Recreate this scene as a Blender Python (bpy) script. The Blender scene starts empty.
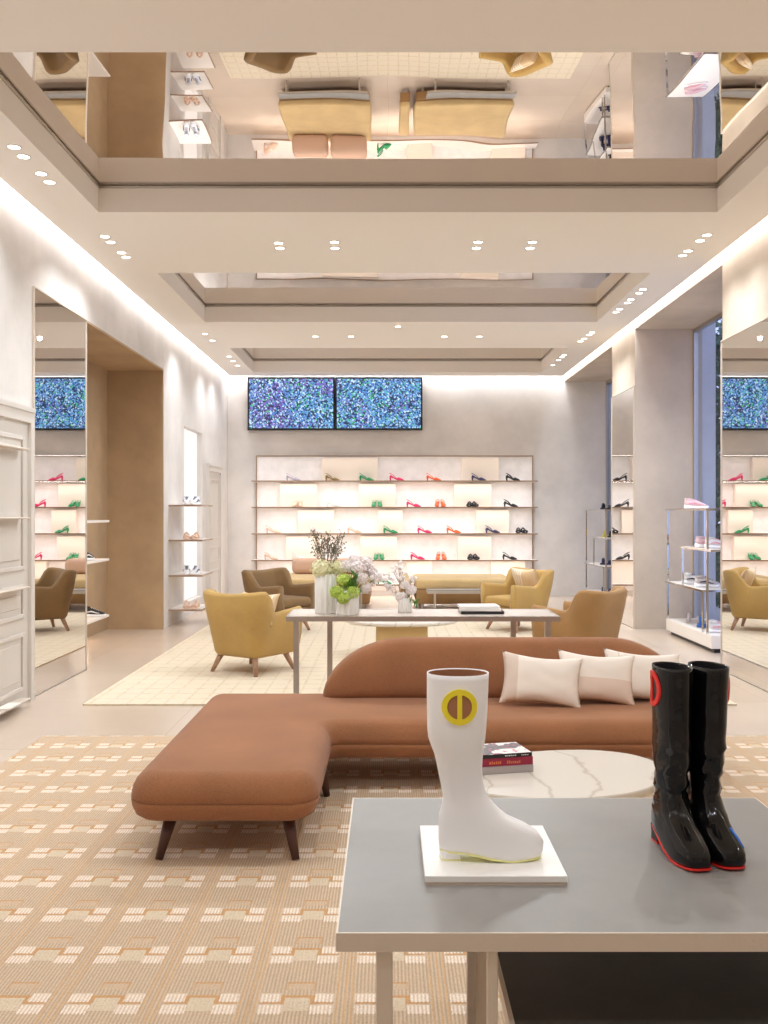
import bpy, bmesh, math, random
from mathutils import Vector, Matrix, noise
random.seed(7)
PI = math.pi
S = bpy.context.scene
COL = S.collection
EYE = 1.6
F = 950.0           # focal length in pixels of the 768x1024 frame

# ------------------------------------------------------------------ camera
cd = bpy.data.cameras.new('camera')
cd.sensor_fit = 'VERTICAL'; cd.sensor_height = 36.0
cd.lens = F * 36.0 / 1024.0
cd.shift_x = -4 / 1024.0
cd.clip_start = 0.05; cd.clip_end = 200
cam = bpy.data.objects.new('camera', cd); COL.objects.link(cam)
cam.location = (0, 0, EYE); cam.rotation_euler = (PI / 2, 0, 0)
S.camera = cam

# ------------------------------------------------------------------ colour management, world
S.view_settings.view_transform = 'Standard'
S.view_settings.look = 'None'
S.view_settings.gamma = 1.0
S.view_settings.use_curve_mapping = False
S.view_settings.exposure = 0.36
S.cycles.use_denoising = True
S.cycles.max_bounces = 12
S.cycles.diffuse_bounces = 9
S.cycles.glossy_bounces = 6
S.cycles.transmission_bounces = 6
S.cycles.transparent_max_bounces = 8
S.cycles.sample_clamp_indirect = 4.0
S.cycles.caustics_reflective = True; S.cycles.blur_glossy = 1.0
S.cycles.caustics_refractive = False
W = bpy.data.worlds.new('daylight'); S.world = W; W.use_nodes = True
W.node_tree.nodes['Background'].inputs[0].default_value = (0.56, 0.64, 1.0, 1)
W.node_tree.nodes['Background'].inputs[1].default_value = 1.3

WARM = (0.90, 0.96, 1.0)
COVE = (0.95, 0.965, 1.0)
SPOT_W = 28.0
COVE_W = 4.3        # watts per metre of cove strip

def area(name, loc, rot, sx, sy, power, color):
    l = bpy.data.lights.new(name, 'AREA'); l.shape = 'RECTANGLE'; l.size = sx; l.size_y = sy
    l.energy = power; l.color = color
    o = bpy.data.objects.new(name, l); COL.objects.link(o); o.location = loc; o.rotation_euler = rot
    return o

# ------------------------------------------------------------------ room constants
XL, XR, YB = -3.07, 3.38, 18.2
ZC = 4.15            # lower ceiling plane
ZM = 4.375           # mirror in the coffers
EL, ER, EB = -2.96, 3.27, 17.8     # edges of the lowered ceiling (cove slot beyond)
CX0, CX1 = -2.46, 2.80
COFFERS = [(5.27, 8.08), (10.13, 12.75), (14.78, 17.35)]

# LED coves, in the slots between ceiling and walls, shining down the plaster
area('cove_light_left', ((XL + EL) / 2 - .005, 9.6, 4.33), (0, math.radians(-5), 0), 0.06, 17.0, COVE_W * 17.0, COVE)
area('cove_light_right', ((XR + ER) / 2 + .005, 9.6, 4.33), (0, math.radians(5), 0), 0.06, 17.0, COVE_W * 17.0, COVE)
area('cove_light_back', (0.15, (YB + EB) / 2 + .08, 4.36), (math.radians(10), 0, 0), 6.2, 0.08, COVE_W * 6.2 * 1.6, COVE)

# ------------------------------------------------------------------ materials
def lin(c):
    r = []
    for v in c[:3]:
        v = v / 255.0
        r.append(v / 12.92 if v <= 0.04045 else ((v + 0.055) / 1.055) ** 2.4)
    return (r[0], r[1], r[2], 1)

class NT:
    def __init__(s, name):
        s.m = bpy.data.materials.new(name); s.m.use_nodes = True
        s.t = s.m.node_tree; s.b = s.t.nodes['Principled BSDF']
    def n(s, typ, **kw):
        nd = s.t.nodes.new(typ)
        for k, v in kw.items(): setattr(nd, k, v)
        return nd
    def put(s, sock, v):
        if isinstance(v, bpy.types.NodeSocket): s.t.links.new(v, sock)
        elif v is not None:
            if hasattr(sock.default_value, '__len__') and not hasattr(v, '__len__'): sock.default_value = (v, v, v)
            else: sock.default_value = v
    def math(s, op, a, b=None, c=None):
        nd = s.n('ShaderNodeMath', operation=op)
        s.put(nd.inputs[0], a)
        if b is not None: s.put(nd.inputs[1], b)
        if c is not None: s.put(nd.inputs[2], c)
        return nd.outputs[0]
    def mix(s, f, a, b):
        nd = s.n('ShaderNodeMix', data_type='RGBA')
        s.put(nd.inputs[0], f); s.put(nd.inputs[6], a); s.put(nd.inputs[7], b)
        return nd.outputs[2]
    def coord(s, which='Object'):
        return s.n('ShaderNodeTexCoord').outputs[which]
    def noise(s, scale, detail=3, rough=.5, vec=None):
        nd = s.n('ShaderNodeTexNoise'); nd.inputs['Scale'].default_value = scale
        nd.inputs['Detail'].default_value = detail; nd.inputs['Roughness'].default_value = rough
        s.t.links.new(vec if vec is not None else s.coord(), nd.inputs['Vector'])
        return nd.outputs[0]
    def bump(s, h, strength, dist=.01):
        nd = s.n('ShaderNodeBump'); nd.inputs['Strength'].default_value = strength
        nd.inputs['Distance'].default_value = dist
        s.t.links.new(h, nd.inputs['Height']); s.t.links.new(nd.outputs[0], s.b.inputs['Normal'])
    def ramp(s, f, lo, hi):
        nd = s.n('ShaderNodeMapRange'); s.put(nd.inputs[0], f)
        nd.inputs[1].default_value = lo; nd.inputs[2].default_value = hi
        return nd.outputs[0]

def plain(name, c, rough=.5, metal=0, spec=.5, coat=0, var=0, vs=3, bump=0, bs=200, bd=.002, emit=0):
    q = NT(name); b = q.b
    b.inputs['Base Color'].default_value = lin(c); b.inputs['Roughness'].default_value = rough
    b.inputs['Metallic'].default_value = metal; b.inputs['Specular IOR Level'].default_value = spec
    b.inputs['Coat Weight'].default_value = coat
    if var:
        f = q.ramp(q.noise(vs, 5, .6), .3, .7)
        d = tuple(max(0, v * (1 - var)) for v in c); e = tuple(min(255, v * (1 + var)) for v in c)
        q.put(b.inputs['Base Color'], q.mix(f, lin(d), lin(e)))
    if bump: q.bump(q.noise(bs, 2), bump, bd)
    if emit:
        b.inputs['Emission Color'].default_value = lin(c); b.inputs['Emission Strength'].default_value = emit
    return q.m

M = {}
M['plaster'] = plain('grey_plaster', (216, 211, 207), .8, var=.05, vs=1.3, bump=.15, bs=8, bd=.004)
M['ceiling'] = plain('ceiling_paint', (240, 236, 231), .9, spec=.2)
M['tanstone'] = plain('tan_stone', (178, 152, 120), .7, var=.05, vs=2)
M['bay_stone'] = plain('bay_stone', (202, 188, 172), .7, var=.05, vs=1.5)
M['floor'] = None
M['white_paint'] = plain('white_paint', (212, 206, 199), .5)
M['cream'] = plain('cream_panel', (238, 225, 212), .6)
M['shelf_back'] = plain('shelf_backing', (240, 236, 235), .55, var=.03, vs=6, bump=.3, bs=25, bd=.004)
M['shelf_edge'] = plain('shelf_bronze', (170, 146, 126), .35, metal=.5)
M['shelf_white'] = plain('shelf_white', (238, 232, 226), .4)
M['steel'] = plain('brushed_steel', (188, 181, 174), .32, metal=.8, bump=.08, bs=90)
M['champagne'] = plain('hammered_metal', (216, 205, 192), .42, metal=.35, bump=.35, bs=140, bd=.002)
M['chrome'] = plain('chrome', (215, 213, 210), .08, metal=1.0)
M['black_metal'] = plain('black_metal', (18, 18, 22), .4)
M['dark'] = plain('dark_stone', (58, 52, 47), .45, var=.12, vs=12)
M['wood'] = plain('walnut', (74, 42, 32), .45, var=.15, vs=14)
M['oak'] = plain('warm_oak', (164, 128, 102), .5, var=.12, vs=14)
M['white_gloss'] = plain('white_gloss', (238, 236, 238), .25, coat=.3)
M['ceramic'] = plain('white_ceramic', (236, 234, 230), .3)
M['rubber_white'] = plain('white_rubber', (252, 252, 254), .38, spec=.4, bump=.05, bs=30)
M['yellow'] = plain('yellow_rubber', (245, 228, 50), .4)
M['paleyellow'] = plain('pale_yellow_sole', (240, 238, 165), .4)
M['brown_lining'] = plain('brown_lining', (168, 116, 82), .7)
M['red'] = plain('red_rubber', (238, 44, 38), .4)
M['blue'] = plain('blue_gloss', (40, 110, 205), .3)
M['orange_edge'] = plain('orange_edge', (240, 140, 40), .4)
M['tile'] = plain('white_tile', (248, 246, 243), .35)
M['tile_edge'] = plain('tile_edge', (222, 205, 190), .5)
M['pink_bolster'] = plain('pink_fabric', (208, 174, 152), .9, spec=.15, bump=.3, bs=300)
M['green_leaf'] = plain('leaf_green', (84, 130, 50), .5, var=.2, vs=20)
M['lime'] = plain('lime_petals', (182, 208, 92), .6, var=.12, vs=40)
M['creamflower'] = plain('cream_petals', (236, 234, 196), .6, var=.06, vs=40)
M['whiteflower'] = plain('white_petals', (248, 240, 240), .6, var=.04, vs=40)
M['twig'] = plain('twig', (120, 112, 92), .7)
M['black_shoe'] = plain('black_leather', (28, 26, 30), .35)
M['paper'] = plain('paper', (235, 228, 220), .7)

def fabric(name, c, scale=260, var=.06):
    q = NT(name); b = q.b; b.inputs['Roughness'].default_value = .92; b.inputs['Specular IOR Level'].default_value = .15
    b.inputs['Sheen Weight'].default_value = .15; b.inputs['Sheen Roughness'].default_value = .5
    n1 = q.noise(scale, 2); n2 = q.noise(3, 3)
    f = q.math('ADD', q.math('MULTIPLY', n1, .7), q.math('MULTIPLY', n2, .3))
    lo = tuple(v * (1 - var * 1.6) for v in c); hi = tuple(min(255, v * (1 + var * 1.6)) for v in c)
    q.put(b.inputs['Base Color'], q.mix(q.ramp(f, .35, .65), lin(lo), lin(hi)))
    q.bump(n1, .35, .002)
    return q.m
M['terracotta'] = fabric('terracotta_wool', (152, 104, 73))
M['mustard'] = fabric('mustard_wool', (182, 149, 90))
M['olive'] = fabric('olive_tan_wool', (132, 105, 72))
M['camel'] = fabric('camel_wool', (158, 122, 80))
M['bench'] = fabric('bench_wool', (200, 172, 124))

def cushion_mat(name, base, band, lo, hi, axis=0, lines=False):
    q = NT(name); b = q.b; b.inputs['Roughness'].default_value = .9; b.inputs['Specular IOR Level'].default_value = .15
    sp = q.n('ShaderNodeSeparateXYZ'); q.t.links.new(q.coord(), sp.inputs[0]); x = sp.outputs[axis]
    m = q.math('MULTIPLY', q.math('GREATER_THAN', x, lo), q.math('LESS_THAN', x, hi))
    if lines:
        st = q.math('GREATER_THAN', q.math('SINE', q.math('MULTIPLY', x, 2 * PI / .045)), -.1)
        m = q.math('MULTIPLY', m, st)
    q.put(b.inputs['Base Color'], q.mix(m, lin(base), lin(band)))
    q.bump(q.noise(350, 2), .3, .0015)
    return q.m
M['pillow1'] = cushion_mat('cream_linen_left_band', (238, 228, 218), (222, 206, 192), -.3, -.15)
M['pillow2'] = cushion_mat('cream_linen_low_band', (238, 228, 218), (226, 206, 192), -.3, -.01, axis=1)
M['pillow3'] = cushion_mat('cream_linen_seam', (236, 226, 216), (214, 200, 188), -.155, -.148)
M['pillow_stripe'] = cushion_mat('striped_cushion', (222, 196, 160), (236, 228, 214), -.02, .2, lines=True)

# floor: pale polished stone in large tiles
def floor_mat():
    q = NT('polished_limestone'); b = q.b
    br = q.n('ShaderNodeTexBrick'); br.offset = .0
    q.t.links.new(q.coord(), br.inputs['Vector'])
    br.inputs['Color1'].default_value = lin((208, 192, 176)); br.inputs['Color2'].default_value = lin((202, 185, 168))
    br.inputs['Mortar'].default_value = lin((182, 166, 150)); br.inputs['Scale'].default_value = 1
    br.inputs['Mortar Size'].default_value = .003; br.inputs['Brick Width'].default_value = 1.6; br.inputs['Row Height'].default_value = 1.6
    n = q.ramp(q.noise(.9, 6, .6), .3, .7)
    q.put(b.inputs['Base Color'], q.mix(q.math('MULTIPLY', n, .35), br.outputs[0], lin((184, 166, 150))))
    b.inputs['Roughness'].default_value = .22
    return q.m
M['floor'] = floor_mat()

# foreground rug: corded weave with linked rectangles
def rug_mat():
    q = NT('corded_rug'); b = q.b; b.inputs['Roughness'].default_value = .95; b.inputs['Specular IOR Level'].default_value = .1
    sp = q.n('ShaderNodeSeparateXYZ'); q.t.links.new(q.coord(), sp.inputs[0])
    wob = q.math('MULTIPLY', q.math('SUBTRACT', q.noise(60, 2), .5), .008)
    x = q.math('ADD', sp.outputs[0], wob); y = q.math('ADD', sp.outputs[1], wob)
    PX, PY = .31, .338
    u = q.math('FRACT', q.math('ADD', q.math('DIVIDE', x, PX), 20.458))
    v = q.math('FRACT', q.math('ADD', q.math('DIVIDE', y, PY), 20.429))
    def rng(s, a, c): return q.math('MULTIPLY', q.math('GREATER_THAN', s, a), q.math('LESS_THAN', s, c))
    def rect(u0, u1, v0, v1): return q.math('MULTIPLY', rng(u, u0, u1), rng(v, v0, v1))
    def mx(*a):
        r = a[0]
        for k in a[1:]: r = q.math('MAXIMUM', r, k)
        return r
    rib = q.math('SINE', q.math('MULTIPLY', sp.outputs[0], 2 * PI / .0125))
    rib01 = q.math('MULTIPLY_ADD', rib, .5, .5)
    fine = q.noise(150, 3, .7); blot = q.ramp(q.noise(26, 3), .3, .7)
    base = q.mix(rib01, lin((180, 158, 135)), lin((212, 192, 168)))
    base = q.mix(q.math('MULTIPLY', blot, .4), base, lin((204, 178, 148)))
    # cream flanks in two strips, interrupted by the middle rectangle; ragged rib ends
    rag = q.math('MULTIPLY', rib01, .025)
    vv = q.math('ADD', v, rag)
    def strip(a, c, v0, v1): return q.math('MULTIPLY', rng(u, a, c), rng(vv, v0, v1))
    cream = mx(strip(.11, .37, .32, .485), strip(.11, .33, .53, .695), strip(.65, .89, .32, .485), strip(.69, .89, .53, .695))
    creamc = q.mix(rib01, lin((214, 194, 174)), lin((246, 234, 220)))
    c = q.mix(cream, base, creamc)
    c = q.mix(rect(.38, .64, .36, .60), c, lin((214, 198, 174)))
    c = q.mix(rect(.38, .66, .76, .87), c, lin((204, 180, 154)))
    lines = mx(rect(.33, .69, .60, .645), rect(.335, .375, .48, .64), rect(.645, .685, .48, .64), rect(.12, .36, .487, .52), rect(.66, .88, .487, .52), rect(.37, .67, .88, .905))
    soft = mx(rect(.365, .39, .74, .90), rect(.65, .675, .74, .90))
    rails = mx(rng(u, .0, .022), rng(u, .068, .088), rng(u, .912, .932))
    orange = lin((200, 152, 100))
    c = q.mix(q.math('MULTIPLY', lines, .85), c, orange)
    c = q.mix(q.math('MULTIPLY', soft, .45), c, orange)
    c = q.mix(q.math('MULTIPLY', rails, .75), c, lin((210, 172, 130)))
    c = q.mix(q.math('MULTIPLY', q.ramp(fine, .45, .65), .34), c, lin((152, 124, 98)))
    q.put(b.inputs['Base Color'], c)
    h = q.math('ADD', q.math('MULTIPLY', rib01, .5), q.math('ADD', q.math('MULTIPLY', fine, .5), q.math('MULTIPLY', mx(lines, rails), .6)))
    q.bump(h, .5, .004)
    return q.m
def rug2_mat():
    q = NT('cream_grid_rug'); b = q.b; b.inputs['Roughness'].default_value = .95; b.inputs['Specular IOR Level'].default_value = .1
    sp = q.n('ShaderNodeSeparateXYZ'); q.t.links.new(q.coord(), sp.inputs[0])
    def rng(s, a, c): return q.math('MULTIPLY', q.math('GREATER_THAN', s, a), q.math('LESS_THAN', s, c))
    u = q.math('FRACT', q.math('ADD', q.math('DIVIDE', sp.outputs[0], .155), 40))
    v = q.math('FRACT', q.math('ADD', q.math('DIVIDE', sp.outputs[1], .23), 40))
    g = q.math('MAXIMUM', rng(u, 0, .13), rng(v, 0, .13))
    n = q.noise(9, 3)
    c = q.mix(q.math('MULTIPLY', g, q.math('MULTIPLY', q.ramp(q.noise(14, 2), .3, .7), .55)), lin((216, 203, 182)), lin((180, 158, 128)))
    c = q.mix(q.math('MULTIPLY', q.ramp(n, .45, .7), .3), c, lin((222, 204, 170)))
    q.put(b.inputs['Base Color'], c); q.bump(q.math('ADD', q.noise(200, 2), q.math('MULTIPLY', g, -.6)), .5, .005)
    return q.m
M['rug'] = rug_mat(); M['rug2'] = rug2_mat()

def mirror_mat(name, wav=0, scale=1.2, tint=(232, 230, 228)):
    q = NT(name); b = q.b; b.inputs['Base Color'].default_value = lin(tint)
    b.inputs['Metallic'].default_value = 1; b.inputs['Roughness'].default_value = .005
    if wav: q.bump(q.noise(scale, 1), wav, .02)
    return q.m
M['mirror'] = mirror_mat('silvered_mirror')
M['film'] = mirror_mat('stretched_mirror_film', .22, 1.0, (238, 230, 222))

def slate_mat():
    q = NT('grey_slate_top'); b = q.b
    n = q.ramp(q.noise(5, 6, .65), .3, .7); n2 = q.noise(60, 3)
    q.put(b.inputs['Base Color'], q.mix(n, lin((136, 134, 131)), lin((152, 149, 145))))
    q.put(b.inputs['Roughness'], q.math('MULTIPLY_ADD', n, .15, .36)); q.bump(n2, .06, .002)
    return q.m
M['slate'] = slate_mat()
def marble_mat():
    q = NT('cream_marble'); b = q.b
    vec = q.coord()
    w = q.n('ShaderNodeTexWave'); w.inputs['Scale'].default_value = 1.1; w.inputs['Distortion'].default_value = 9
    w.inputs['Detail'].default_value = 4; w.inputs['Detail Scale'].default_value = 1.3; q.t.links.new(vec, w.inputs[0])
    vein = q.math('POWER', w.outputs[1], 60)
    q.put(b.inputs['Base Color'], q.mix(q.math('MULTIPLY', vein, .55), lin((214, 208, 198)), lin((160, 144, 126))))
    b.inputs['Roughness'].default_value = .28
    return q.m
M['marble'] = marble_mat()
def patent():
    q = NT('black_patent'); b = q.b
    b.inputs['Base Color'].default_value = lin((14, 13, 14)); b.inputs['Roughness'].default_value = .07
    b.inputs['Specular IOR Level'].default_value = .42
    q.bump(q.noise(18, 2), .22, .010)
    return q.m
M['patent'] = patent()
def screen():
    q = NT('led_screen'); b = q.b
    gp = q.n('ShaderNodeNewGeometry').outputs['Position']; spx = q.n('ShaderNodeSeparateXYZ'); q.t.links.new(gp, spx.inputs[0])
    v = q.n('ShaderNodeTexVoronoi'); v.inputs['Scale'].default_value = 42; q.t.links.new(gp, v.inputs['Vector'])
    sx = q.n('ShaderNodeSeparateColor'); q.t.links.new(v.outputs['Color'], sx.inputs[0])
    hue = q.math('ADD', q.noise(1.6, 3, vec=gp), q.math('MULTIPLY', q.math('ADD', spx.outputs[0], 1.5), .07))
    rnd = sx.outputs[0]; rnd2 = sx.outputs[1]; rnd3 = sx.outputs[2]
    blue = lin((78, 132, 205)); teal = lin((108, 168, 212)); pur = lin((128, 104, 192)); dark = lin((12, 22, 60))
    c = q.mix(q.ramp(hue, .42, .58), pur, teal)
    c = q.mix(q.math('GREATER_THAN', rnd, .55), c, blue)
    c = q.mix(q.math('MULTIPLY', q.math('GREATER_THAN', rnd2, .52), .9), c, dark)
    c = q.mix(q.math('GREATER_THAN', rnd3, .86), c, lin((190, 220, 245)))
    c = q.mix(q.math('MULTIPLY', q.math('GREATER_THAN', rnd3, .75), q.math('LESS_THAN', rnd3, .80)), c, lin((80, 200, 120)))
    b.inputs['Base Color'].default_value = (0.01, .01, .02, 1); b.inputs['Roughness'].default_value = .4
    q.put(b.inputs['Emission Color'], c); b.inputs['Emission Strength'].default_value = .95
    return q.m
M['screen'] = screen()
def glassy():
    q = NT('window_glass')
    tr = q.n('ShaderNodeBsdfTransparent'); gl = q.n('ShaderNodeBsdfGlossy'); gl.inputs['Roughness'].default_value = .02
    tr.inputs[0].default_value = (.93, .96, 1, 1)
    mx = q.n('ShaderNodeMixShader'); mx.inputs[0].default_value = .07
    q.t.links.new(tr.outputs[0], mx.inputs[1]); q.t.links.new(gl.outputs[0], mx.inputs[2])
    q.t.links.new(mx.outputs[0], q.t.nodes['Material Output'].inputs[0])
    return q.m
M['glass'] = glassy()
def emis(name, c, e):
    q = NT(name); b = q.b
    b.inputs['Base Color'].default_value = lin(c); b.inputs['Emission Color'].default_value = lin(c); b.inputs['Emission Strength'].default_value = e
    return q.m
M['lamp'] = emis('downlight_lens', (255, 246, 232), 6)
M['lightbox'] = emis('backlit_acrylic', (250, 242, 238), .8); M['lightbox'].node_tree.nodes['Principled BSDF'].inputs['Base Color'].default_value = (.05, .05, .05, 1)
M['foliage'] = plain('hedge_leaves', (52, 84, 62), .5, var=.5, vs=18)
M['ext_stone'] = plain('outside_stone', (205, 206, 214), .7, var=.03)

# ------------------------------------------------------------------ mesh helpers
def nb(): return bmesh.new()
def box(bm, x0, x1, y0, y1, z0, z1, mi=0):
    vs = [bm.verts.new(p) for p in ((x0,y0,z0),(x1,y0,z0),(x1,y1,z0),(x0,y1,z0),(x0,y0,z1),(x1,y0,z1),(x1,y1,z1),(x0,y1,z1))]
    for f in ((0,3,2,1),(4,5,6,7),(0,1,5,4),(1,2,6,5),(2,3,7,6),(3,0,4,7)):
        fc = bm.faces.new([vs[i] for i in f]); fc.material_index = mi
    return vs
def tube(bm, pts, rad, seg=8, cap=True):
    pts = [Vector(p) for p in pts]; n = len(pts)
    if not hasattr(rad, '__len__'): rad = [rad] * n
    rings = []; prev = None
    for i, p in enumerate(pts):
        d = (pts[min(i+1, n-1)] - pts[max(i-1, 0)])
        if d.length < 1e-9: d = Vector((0,0,1))
        d.normalize()
        if prev is None:
            a = Vector((0,0,1)) if abs(d.z) < .9 else Vector((1,0,0))
            u = d.cross(a).normalized()
        else:
            u = (prev - d * prev.dot(d)).normalized()
        prev = u; w = d.cross(u)
        rings.append([bm.verts.new(p + (u * math.cos(2*PI*k/seg) + w * math.sin(2*PI*k/seg)) * rad[i]) for k in range(seg)])
    for a, b in zip(rings, rings[1:]):
        for k in range(seg):
            bm.faces.new((a[k], a[(k+1) % seg], b[(k+1) % seg], b[k]))
    if cap:
        bm.faces.new(rings[0][::-1]); bm.faces.new(rings[-1])
    return rings
def loft(bm, rings, closed=True, cap0=True, cap1=True):
    R = [[bm.verts.new(p) for p in r] for r in rings]; n = len(R[0])
    for a, b in zip(R, R[1:]):
        for k in range(n if closed else n - 1):
            bm.faces.new((a[k], a[(k+1) % n], b[(k+1) % n], b[k]))
    if closed and cap0: bm.faces.new(R[0][::-1])
    if closed and cap1: bm.faces.new(R[-1])
    return R
def finish(bm, bev=0, seg=2):
    if bev: bmesh.ops.bevel(bm, geom=list(bm.edges), offset=bev, segments=seg, profile=.5, affect='EDGES')
    bmesh.ops.recalc_face_normals(bm, faces=list(bm.faces))
def obj(name, bm, mat, parent=None, smooth=False, bev=0, seg=2, sub=0, raw=False):
    if not raw: finish(bm, bev, seg)
    me = bpy.data.meshes.new(name); bm.to_mesh(me); bm.free()
    for m in (mat if isinstance(mat, (list, tuple)) else [mat]): me.materials.append(M[m] if isinstance(m, str) else m)
    if smooth:
        for p in me.polygons: p.use_smooth = True
    o = bpy.data.objects.new(name, me); COL.objects.link(o)
    if parent: o.parent = parent
    if sub:
        s = o.modifiers.new('s', 'SUBSURF'); s.levels = sub; s.render_levels = sub
    return o
def tag(o, label, cat, group=None):
    o['label'] = label; o['category'] = cat
    if group: o['group'] = group
    return o
def thing(name, label, cat, loc=(0,0,0), rz=0, group=None, rot=None):
    o = bpy.data.objects.new(name, None); COL.objects.link(o); o.empty_display_size = .1
    o.location = loc; o.rotation_euler = rot if rot else (0, 0, rz)
    return tag(o, label, cat, group)
def struct(name, bm, mat, parent=None, **k):
    o = obj(name, bm, mat, parent, **k)
    if parent is None: o['kind'] = 'structure'
    return o
def dup(root, loc, rz, label, group=None, mats=None):
    def cp(o, par):
        c = o.copy(); COL.objects.link(c); c.parent = par
        for g in list(o.children): cp(g, c)
        return c
    r = root.copy(); COL.objects.link(r); r.location = loc; r.rotation_euler = (0, 0, rz); r['label'] = label
    if group: r['group'] = group
    for ch in list(root.children): cp(ch, r)
    return r
def at(x, y, d):           # a point seen at pixel (x, y) at depth d
    return ((x - 388) * d / F, d, EYE - (y - 512) * d / F)
def onz(x, y, z):          # a point seen at pixel (x, y) at height z
    d = (EYE - z) * F / (y - 512)
    return ((x - 388) * d / F, d, z)

# ================================================================== SETTING
bm = nb(); box(bm, -4.2, 4.17, -3, 18.4, -.1, 0); struct('floor', bm, 'floor')
# left wall with its deep bay and lit niche
YB0, YB1, ZH = 9.63, 12.96, 3.55
NY0, NY1, NZ0, NZ1 = 14.3, 15.7, .22, 2.90
bm = nb()
box(bm, XL - .9, XL, -3, YB0, 0, 4.6)
box(bm, XL - .9, XL, YB0, YB1, ZH, 4.6)
box(bm, XL - .9, XL, YB1 + .03, NY0, 0, 4.6)
box(bm, XL - .9, XL, NY0, NY1, NZ1, 4.6); box(bm, XL - .9, XL, NY0, NY1, 0, NZ0)
box(bm, XL - .9, XL - .1, NY0, NY1, NZ0, NZ1)
box(bm, XL - .9, XL, NY1, YB + .2, 0, 4.6)
struct('wall_left', bm, 'plaster')
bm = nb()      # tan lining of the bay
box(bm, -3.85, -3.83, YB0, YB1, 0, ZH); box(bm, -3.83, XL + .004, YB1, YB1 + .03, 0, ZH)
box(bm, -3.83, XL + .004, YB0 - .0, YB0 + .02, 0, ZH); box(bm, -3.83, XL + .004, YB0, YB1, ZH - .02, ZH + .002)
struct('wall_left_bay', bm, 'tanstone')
# right wall: piers between window bays
ZR = 4.10
R0, R1, R2, R3 = 9.6, 13.0, 14.33, 18.2
bm = nb()
box(bm, XR, 4.3, -3, R0, 0, 4.6); box(bm, XR, 4.3, R1, R2, 0, 4.6)
box(bm, XR, 4.3, R0, R1, ZR, 4.6); box(bm, XR, 4.3, R2, R3, ZR, 4.6)
struct('wall_right', bm, 'bay_stone')
bm = nb(); box(bm, XL - .9, XR + .92, YB, YB + .25, 0, 4.6); struct('wall_back', bm, 'plaster')
bm = nb(); box(bm, -4.2, 4.3, -3.2, -3, 0, 4.6); struct('wall_front', bm, 'plaster')
# lowered ceiling with three coffers, and the slab above it
bm = nb()
ys = [-3] + [v for c in COFFERS for v in c] + [EB]
box(bm, EL, CX0, -3, EB, ZC, ZM); box(bm, CX1, ER, -3, EB, ZC, ZM)
for i in range(0, len(ys), 2): box(bm, CX0, CX1, ys[i], ys[i+1], ZC, ZM)
struct('ceiling', bm, 'ceiling')
bm = nb(); box(bm, -4.2, 4.3, -3.2, YB + .25, 4.6, 4.8); struct('ceiling_slab', bm, 'ceiling')
for i, (a, b) in enumerate(COFFERS):
    bm = nb(); g = []          # stretched film, clamped a little higher along its near edge
    for q_ in range(41):
        y = a - .05 + (b - a + .1) * q_ / 40; u = max(0, 1 - (y - a) / 1.3)
        g.append([bm.verts.new((CX0 - .05 + (CX1 - CX0 + .1) * k / 6, y, ZM + .004 + .0215 * u * u)) for k in range(7)])
    for A, B in zip(g, g[1:]):
        for k in range(6): bm.faces.new((A[k], B[k], B[k+1], A[k+1]))
    o = obj('ceiling_mirror', bm, 'film', smooth=True)
    bm = nb(); box(bm, CX0 - .05, CX1 + .05, a - .05, b + .05, ZM + .03, ZM + .05); obj('backing_board', bm, 'ceiling', o)
    tag(o, ['large mirrored panel set in the nearest ceiling coffer', 'mirrored panel set in the middle ceiling coffer', 'mirrored panel in the farthest ceiling coffer near the screens'][i], 'mirror', 'mirrored ceiling coffers')
    bm = nb()       # shadow reveal at the top of the coffer side
    t = .012
    for z0, z1 in ((ZM - .022, ZM - .006),):
        box(bm, CX0, CX0 + t, a, b, z0, z1); box(bm, CX1 - t, CX1, a, b, z0, z1)
        box(bm, CX0, CX1, b - t, b, z0, z1); box(bm, CX0, CX1, a, a + t, z0, z1)
    struct('trim_%d' % (i + 1), bm, 'steel')

# windows of the right-hand bays
def window(n, y0, y1):
    bm = nb(); X = 4.17; w = .05
    box(bm, X, X + .06, y0, y0 + w, 0, ZR); box(bm, X, X + .06, y1 - w, y1, 0, ZR)
    box(bm, X, X + .06, y0 + w, y1 - w, ZR - w, ZR); box(bm, X, X + .06, y0 + w, y1 - w, 0, .06)
    o = struct('window_%d' % n, bm, 'steel')
    bm = nb(); box(bm, X + .025, X + .033, y0 + w, y1 - w, .06, ZR - w); obj('pane', bm, 'glass', o)
window(1, R0, R1); window(2, R2, R3)
# outside: stone piers, ground and hedge in daylight
bm = nb()
box(bm, 4.3, 4.49, R1 + .02, R1 + .6, -.1, 4.8); box(bm, 4.3, 4.70, R3 + .25, R3 + .9, -.1, 4.8)
struct('wall_outside', bm, 'ext_stone')
bm = nb(); box(bm, 4.17, 9, 2, 26, -.2, -.02); struct('ground', bm, 'ext_stone')
def hedge(x0, x1, y0, y1, z1, n, label):
    bm = nb()
    for k in range(n):
        c = Vector((random.uniform(x0, x1), random.uniform(y0, y1), random.uniform(0, z1)))
        s = random.uniform(.07, .14)
        u = Vector((random.uniform(-1,1), random.uniform(-1,1), random.uniform(-1,1))).normalized()
        v = u.orthogonal().normalized(); 
        bm.faces.new([bm.verts.new(c + u*s), bm.verts.new(c + v*s*.5), bm.verts.new(c - u*s), bm.verts.new(c - v*s*.5)])
    o = obj('hedge', bm, 'foliage', raw=True); tag(o, label, 'hedge', 'hedges outside the windows')
hedge(5.6, 6.3, 11.0, 20.0, 4.9, 14000, 'dark green leafy hedge outside the nearer right-hand window')
hedge(5.4, 6.3, 21.0, 26.0, 5.5, 8000, 'dark green leafy hedge outside the farther right-hand window')

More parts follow.
